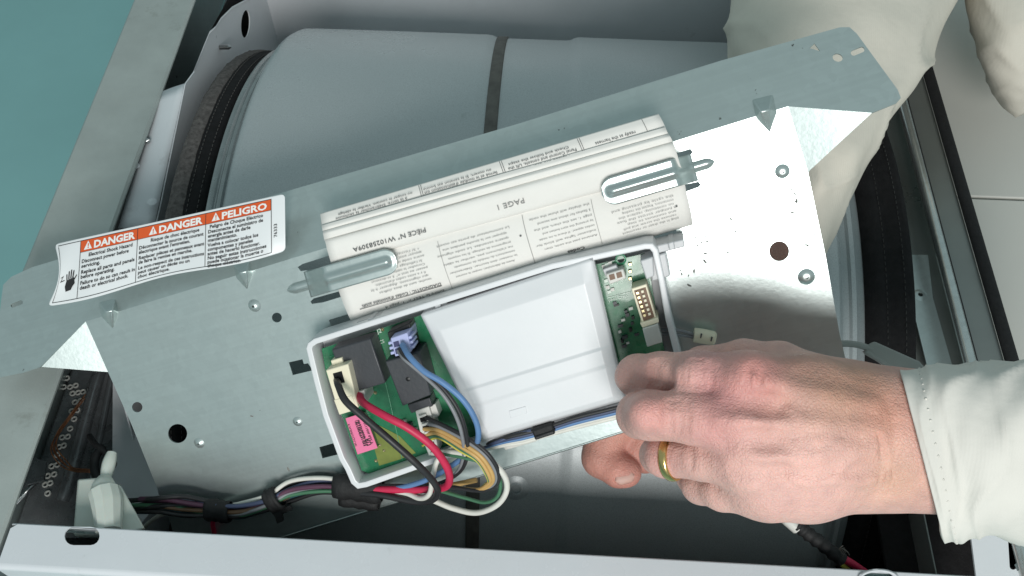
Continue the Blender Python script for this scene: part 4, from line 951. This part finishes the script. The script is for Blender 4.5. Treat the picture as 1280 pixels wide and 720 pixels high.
# ================================================================== person: two hands, sleeves, shirt
person = thing('person', 'person in a cream long-sleeved shirt reaching in from the right, wearing a gold ring', 'person', (0.45, .45, -.92))
def smin(a, b, k):
    h = np.clip(.5 + .5 * (b - a) / k, 0, 1); return b * (1 - h) + a * h - k * h * (1 - h)
def capsule(P, a, b, ra, rb):
    ab = b - a; t = np.clip(((P - a) @ ab) / (ab @ ab + 1e-12), 0, 1); return np.linalg.norm(P - a - t[:, None] * ab, axis=1) - (ra + (rb - ra) * t)
def surface_nets(D, o, h):
    nx, ny, nz = D.shape; S = D < 0
    c = np.zeros((nx - 1, ny - 1, nz - 1), int)
    for dx in (0, 1):
        for dy in (0, 1):
            for dz in (0, 1): c += S[dx:nx - 1 + dx, dy:ny - 1 + dy, dz:nz - 1 + dz]
    act = (c > 0) & (c < 8); idx = -np.ones(act.shape, int); I = np.argwhere(act); idx[act] = np.arange(len(I))
    acc = np.zeros((len(I), 3)); cnt = np.zeros(len(I))
    cor = [(a, b, d) for a in (0, 1) for b in (0, 1) for d in (0, 1)]
    for i, p in enumerate(cor):
        for q in cor[i + 1:]:
            if sum(abs(np.array(p) - q)) != 1: continue
            d0 = D[I[:, 0] + p[0], I[:, 1] + p[1], I[:, 2] + p[2]]; d1 = D[I[:, 0] + q[0], I[:, 1] + q[1], I[:, 2] + q[2]]
            m = (d0 < 0) != (d1 < 0); t = np.where(m, d0 / np.where(m, d0 - d1, 1), 0)
            pos = np.array(p) + t[:, None] * (np.array(q) - np.array(p)); acc[m] += pos[m]; cnt[m] += 1
    V = o + h * (I + acc / cnt[:, None]); F = []
    for ax in range(3):
        sh = [slice(None)] * 3; s0 = [slice(None)] * 3; s0[ax] = slice(0, -1); s1 = [slice(None)] * 3; s1[ax] = slice(1, None)
        ch = np.argwhere(S[tuple(s0)] != S[tuple(s1)]); u, v = [(1, 2), (2, 0), (0, 1)][ax]
        ok = (ch[:, u] > 0) & (ch[:, v] > 0) & (ch[:, u] < D.shape[u] - 1) & (ch[:, v] < D.shape[v] - 1); ch = ch[ok]
        def g(du, dv): k = ch.copy(); k[:, u] -= du; k[:, v] -= dv; return idx[k[:, 0], k[:, 1], k[:, 2]]
        F.append(np.stack([g(0, 0), g(1, 0), g(1, 1), g(0, 1)], 1))
    return V, np.vstack(F)
DH = .012                                    # hand sits this much deeper than its first sketch
def pr(x, y, d, r): return at(x, y, d), r * d / FPX
def chain(P, pts, k=.004):
    q = [pr(*p) for p in pts]; D = None
    for (a, ra), (b, rb) in zip(q[:-1], q[1:]):
        c = capsule(P, a, b, ra, rb); D = c if D is None else smin(D, c, k)
    return D
def sh(L): return [[(x, y, d + DH, r) for x, y, d, r in f] for f in L]
def make_hand(name, fingers, palm, bumps, relief, box, h, tones, kp=.011, kf=.0022, base=(205, 150, 134)):
    (x0, x1), (y0, y1), (d0, d1) = box           # photo window and depth range
    cn = np.array([at(x, y, d) for x in (x0, x1) for y in (y0, y1) for d in (d0, d1)]) - CO
    M = np.stack([CR, CU, CF]); q = cn @ M.T; lo_ = q.min(0); n = (np.ceil((q.max(0) - lo_) / h / 4) * 4 + 1).astype(int)
    def field(P):
        DF = None
        for f in fingers:
            d = chain(P, f); DF = d if DF is None else smin(DF, d, kf)
        DP = None
        for f in palm:
            d = chain(P, f, .010); DP = d if DP is None else smin(DP, d, .014)
        D = smin(DF, DP, kp)
        for f in bumps: D = smin(D, chain(P, f, .005), .010)
        return D
    REL = []
    def trace(px, py):
        d = d0 - .02
        for _ in range(60):
            q_ = float(field(at(px, py, d)[None])[0])
            if q_ < 5e-5: break
            d += q_ * .8
            if d > d1: break
        return d
    for pl_, r_, hgt, k_ in relief:            # ridges (hgt > 0) and creases (hgt < 0) laid on the skin
        pc_ = []
        for x, y in pl_:
            sd = trace(x, y); rm = r_ * sd / FPX; pc_.append((x, y, sd + rm - hgt if hgt > 0 else sd - rm - hgt, r_))
        REL.append((pc_, hgt, k_))
    def full(P):
        D = field(P)
        for pc_, hgt, k_ in REL:
            D = smin(D, chain(P, pc_, .002), k_) if hgt > 0 else -smin(-D, chain(P, pc_, .002), k_)
        return D
    def pts(ix): return CO + (lo_ + h * ix) @ M
    cg = np.stack(np.meshgrid(*[np.arange(0, k, 4) for k in n], indexing='ij'), -1).reshape(-1, 3)
    C4 = field(pts(cg)).reshape([len(range(0, k, 4)) for k in n])
    D = C4.repeat(4, 0).repeat(4, 1).repeat(4, 2)
    D = np.roll(D, (-2, -2, -2), (0, 1, 2))[:n[0], :n[1], :n[2]] if False else D[:n[0], :n[1], :n[2]]
    near = np.argwhere(np.abs(D) < h * 6.5); D = D.copy(); D[near[:, 0], near[:, 1], near[:, 2]] = full(pts(near))
    V, F = surface_nets(D, np.zeros(3), 1.0); V = pts(V)
    o = build(name, V, F, 'skin', person, smooth=True)
    s = o.modifiers.new('smooth', 'SMOOTH'); s.factor = .5; s.iterations = 2
    me = o.data; a = me.color_attributes.new('tone', 'FLOAT_COLOR', 'POINT')
    colr = np.tile(np.array(lin(base)[:3]), (len(V), 1))
    for (x, y, d, r), rgb, amt in tones:
        c, rr = pr(x, y, d, r); w = amt * np.exp(-(np.linalg.norm(V - c, axis=1) / rr) ** 2); colr = colr * (1 - w[:, None]) + np.array(lin(rgb)[:3]) * w[:, None]
    a.data.foreach_set('color', np.hstack([colr, np.ones((len(V), 1))]).astype(np.float32).ravel())
    return o
fingers = [
    [(934, 482, .476, 37), (872, 470, .496, 31), (826, 469, .510, 28), (797, 470, .522, 26), (790, 471, .532, 22)],
    [(930, 530, .470, 38), (870, 522, .478, 33), (812, 519, .489, 30), (800, 519, .505, 28), (802, 514, .540, 24)],
    [(938, 574, .474, 35), (880, 573, .490, 27), (832, 571, .505, 25), (824, 569, .525, 23), (828, 560, .555, 21)],
    [(955, 606, .484, 36), (905, 612, .500, 26), (876, 606, .516, 23), (868, 596, .535, 21), (874, 585, .56, 19)],
    [(1050, 500, .500, 44), (975, 456, .500, 28), (930, 450, .512, 25), (878, 456, .530, 22), (850, 462, .548, 19)]]
palm = [
    [(940, 484, .478, 42), (1010, 494, .480, 47), (1090, 511, .487, 49), (1130, 518, .490, 52), (1320, 520, .480, 60)],
    [(936, 530, .474, 42), (1010, 534, .477, 48), (1090, 540, .484, 50), (1320, 560, .475, 64)],
    [(944, 574, .477, 42), (1010, 575, .480, 50), (1090, 566, .487, 52), (1320, 590, .480, 60)],
    [(962, 606, .486, 44), (1010, 600, .490, 48), (1090, 584, .492, 48), (1130, 578, .490, 52), (1320, 600, .485, 60)],
    [(1050, 505, .505, 48), (1110, 530, .500, 46)], [(980, 560, .515, 44), (1050, 560, .515, 46)]]
bumps = [[(938, 474, .4672, 24), (952, 476, .4672, 22)], [(922, 526, .4624, 24), (942, 527, .4624, 22)], [(940, 574, .4660, 22), (954, 574, .4660, 20)], [(962, 612, .4760, 20), (974, 612, .4760, 18)],
         [(866, 468, .4815, 21), (880, 468, .4815, 21)], [(808, 516, .4745, 20), (816, 516, .4745, 18)]]
def arc(x, y0, y1, bow, n=5): return [(x + bow * math.sin(math.pi * t) , y0 + (y1 - y0) * t) for t in np.linspace(0, 1, n)]
creases = [([(950, 481), (985, 488), (1020, 495), (1085, 509)], 8, .0009, .008), ([(940, 527), (980, 529), (1020, 531), (1090, 537)], 8, .0010, .008), ([(950, 573), (985, 570), (1020, 567), (1090, 558)], 8, .0009, .008),
           ([(972, 548), (992, 556), (1015, 548), (1045, 552), (1082, 566)], 4, .0009, .004), ([(985, 595), (1010, 603), (1040, 598), (1075, 602), (1110, 596)], 4, .0009, .004), ([(968, 505), (990, 514), (1005, 528), (1018, 548)], 3.5, .0008, .004), ([(1040, 598), (1052, 580), (1070, 566)], 3.5, .0007, .004),
           ([(915, 503), (940, 503), (968, 507)], 12, -.0022, .010), ([(905, 552), (930, 551), (965, 551)], 11, -.0022, .010), ([(925, 594), (950, 594), (975, 593)], 9, -.0016, .009)]
for x, y0, y1, dp, bw in ((852, 450, 488, .0007, -2), (860, 449, 489, .0009, -2), (868, 448, 490, .0009, 2), (877, 449, 490, .0009, 2), (886, 452, 488, .0007, 3), (814, 452, 484, .0006, 2), (820, 451, 485, .0006, 2),
                       (832, 500, 540, .0007, -2), (840, 499, 541, .0008, -2), (849, 499, 541, .0007, 2), (858, 501, 540, .0006, 2), (862, 560, 588, .0006, 2), (938, 456, 486, .0006, -3), (947, 458, 488, .0006, 3), (926, 512, 540, .0005, -3), (936, 512, 540, .0005, 3),
                       (1098, 545, 618, .0003, 6), (1112, 500, 620, .0003, 9)):
    creases.append((arc(x, y0, y1, bw), 2.4, -dp, .0022))
tones = [(sh([[t]])[0][0], c, w) for t, c, w in [((985, 446, .47, 40), (176, 132, 116), .5), ((1080, 476, .47, 46), (182, 140, 114), .6), ((890, 452, .49, 26), (178, 118, 126), .5), ((905, 500, .47, 26), (178, 112, 120), .5), ((945, 470, .46, 44), (208, 134, 130), .65), ((898, 532, .465, 42), (202, 130, 132), .5), ((812, 515, .47, 34), (214, 142, 138), .5), ((800, 470, .50, 34), (198, 140, 134), .5), ((885, 470, .48, 34), (192, 130, 134), .5),  # skin redness, plus painted shading: upper hand darker tan, lower hand paler
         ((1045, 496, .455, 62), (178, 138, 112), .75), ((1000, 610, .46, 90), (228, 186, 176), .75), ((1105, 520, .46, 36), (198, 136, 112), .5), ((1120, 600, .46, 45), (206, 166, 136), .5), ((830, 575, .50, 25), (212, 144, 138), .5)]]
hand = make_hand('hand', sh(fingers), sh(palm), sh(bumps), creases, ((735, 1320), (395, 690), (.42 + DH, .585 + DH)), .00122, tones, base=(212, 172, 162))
# ring
ca, cb_ = at(880, 573, .490 + DH), at(832, 571, .505 + DH); axd = (cb_ - ca) / np.linalg.norm(cb_ - ca); rc_ = ca + (cb_ - ca) * .80; R0 = 26.6 * (.50 + DH) / FPX
s1 = np.cross(axd, CU); s1 /= np.linalg.norm(s1); s2 = np.cross(axd, s1)
rows = []
for th in np.linspace(0, 2 * math.pi, 49)[:-1]:
    rad = math.cos(th) * s1 + math.sin(th) * s2
    rows.append([rc_ + rad * (R0 + a) + axd * b for a, b in ((-.0004, -.0025), (.0009, -.0025), (.0015, -.0014), (.0017, 0), (.0015, .0014), (.0009, .0025), (-.0004, .0025))])
rows.append(rows[0]); grid('finger_ring', rows, 'gold', hand, label='plain gold band on the ring finger')
# the other hand, behind the bracket, fingers coming round its lower edge
fingers2 = [
    [(850, 470, .655, 34), (790, 510, .662, 28), (757, 545, .666, 26), (753, 572, .664, 25), (774, 588, .656, 21), (784, 591, .654, 18)],
    [(870, 490, .658, 34), (825, 530, .665, 28), (800, 556, .668, 23), (806, 572, .668, 20)],
    [(890, 500, .660, 34), (860, 545, .668, 27), (848, 575, .67, 22)],
    [(910, 500, .660, 32), (895, 550, .67, 25), (888, 580, .67, 20)],
    [(880, 420, .655, 30), (820, 440, .650, 25), (780, 460, .650, 21)]]
palm2 = [[(870, 470, .660, 44), (930, 400, .660, 46), (975, 345, .662, 38), (990, 325, .664, 36)], [(905, 480, .664, 42), (955, 410, .664, 44), (990, 335, .666, 36)]]
hand2 = make_hand('other_hand', fingers2, palm2, [], [], ((715, 1060), (270, 625), (.61, .72)), .0019, [((780, 590, .655, 30), (206, 134, 126), .5)], base=(196, 146, 132))
# fingernail
nc = at(781, 597, .6445); nd = at(792, 594, .644) - at(768, 601, .644); nd /= np.linalg.norm(nd); nu = np.cross(nd, CF); nu /= np.linalg.norm(nu); nn_ = -CF * .8 + -CU * .6
rows = []
for u in np.linspace(-1, 1, 11):
    hw = (1 - abs(u) ** 4) ** .5 if abs(u) < 1 else 0.02
    rows.append([nc + nd * u * .0070 + nu * v * hw * .0044 + nn_ * (.0016 * (1 - v * v * .8) * (1 - .5 * u * u)) for v in np.linspace(-1, 1, 9)])
grid('fingernail', rows, 'nail', hand2, thick=.0005)

def sleeve(name, rings, m, wr=0.004, sub=10, seg=96, seed=1, cuff=True, thick=.0022, freq=3):
    """rings: (px, py, depth, ax, ay, half-depth): centre, half-axis across in photo units, half thickness towards the camera"""
    Q = catmull([list(r) for r in rings], sub); rows = []; rs = np.random.default_rng(seed); ph = rs.random(8) * 6.28
    nq = len(Q)
    for i, (x, y, d, ax_, ay_, b) in enumerate(Q):
        c = at(x, y, d); A = at(x + ax_, y + ay_, d) - c; row = []; rd = ray(x, y); rd = rd / np.linalg.norm(rd)
        for th in np.linspace(0, 2 * math.pi, seg + 1)[:-1]:
            s = i / nq
            wob = wr * min(1, .25 + s * 1.2) * (.6 * math.sin(th * freq + s * 7 + ph[0]) * math.sin(s * 6 + ph[1]) + .5 * math.sin(th * 2 - s * 15 + ph[2]) + .35 * math.sin(th * 7 + s * 20 + ph[3]) * math.sin(s * 11 + ph[4]))
            fq = math.sin(th * 1.5 + s * 13 + ph[5]) * .7 + math.sin(th * 3.1 - s * 9 + ph[6]) * .5; wob += wr * .9 * min(1, .1 + s * 1.6) * (math.exp(-abs(fq) * 5) - .25)
            row.append(c + A * math.cos(th) + (-rd) * b * math.sin(th) + (-rd * math.sin(th) + A / np.linalg.norm(A) * math.cos(th)) * wob)
        rows.append(row)
    o = grid(name, rows, m, person, closed=True, thick=thick)
    return o, rows
cuffo, crow = sleeve('sleeve', [(1153, 571, .498, -28, -109, .036), (1170, 568, .497, -24, -109, .038), (1196, 565, .496, -16, -110, .041), (1240, 562, .494, -8, -111, .045), (1310, 558, .492, 0, -112, .050), (1430, 553, .489, 0, -114, .055)], 'cuff', wr=.0030, seed=4)
# stitched hem on the cuff
VV, FF = [], []
R2 = np.array(crow)
for ri, lift in ((11, .0),):
    loop = R2[ri]; nxt = np.roll(loop, -1, 0)
    cen_ = loop.mean(0)
    for j in range(0, 96, 2):
        for q in (.1,):
            a = loop[j] * (1 - q) + nxt[j] * q; b = loop[j] * (1 - q - .28) + nxt[j] * (q + .28); ou = (a - cen_) / np.linalg.norm(a - cen_)
            base_ = len(VV); V, F = tube_v(np.array([a - ou * .0006, (a + b) / 2 + ou * .0000, b - ou * .0006]), .0007, 5); VV += V; FF += [tuple(i + base_ for i in f) for f in F]
build('stitching', VV, FF, 'cuff', cuffo, smooth=True)
sleeve('other_sleeve', [(985, 335, .672, -40, -8, .026), (1005, 285, .676, -42, 4, .030), (1024, 245, .680, -46, 10, .034), (1040, 205, .69, -60, 20, .042), (1040, 150, .705, -84, 14, .050), (1037, 90, .725, -118, 0, .060), (1046, 30, .75, -138, -8, .07), (1068, -40, .79, -155, -12, .08), (1100, -130, .83, -160, -12, .08)], 'cream_cloth', wr=.0065, seed=9, freq=2)
sleeve('shirt', [(1300, 135, .80, -30, 12, .02), (1298, 108, .80, -52, 18, .05), (1302, 66, .80, -74, 22, .07), (1312, 6, .80, -102, 18, .09), (1330, -80, .82, -130, 8, .10)], 'cream_cloth', wr=.003, seed=12, freq=2)
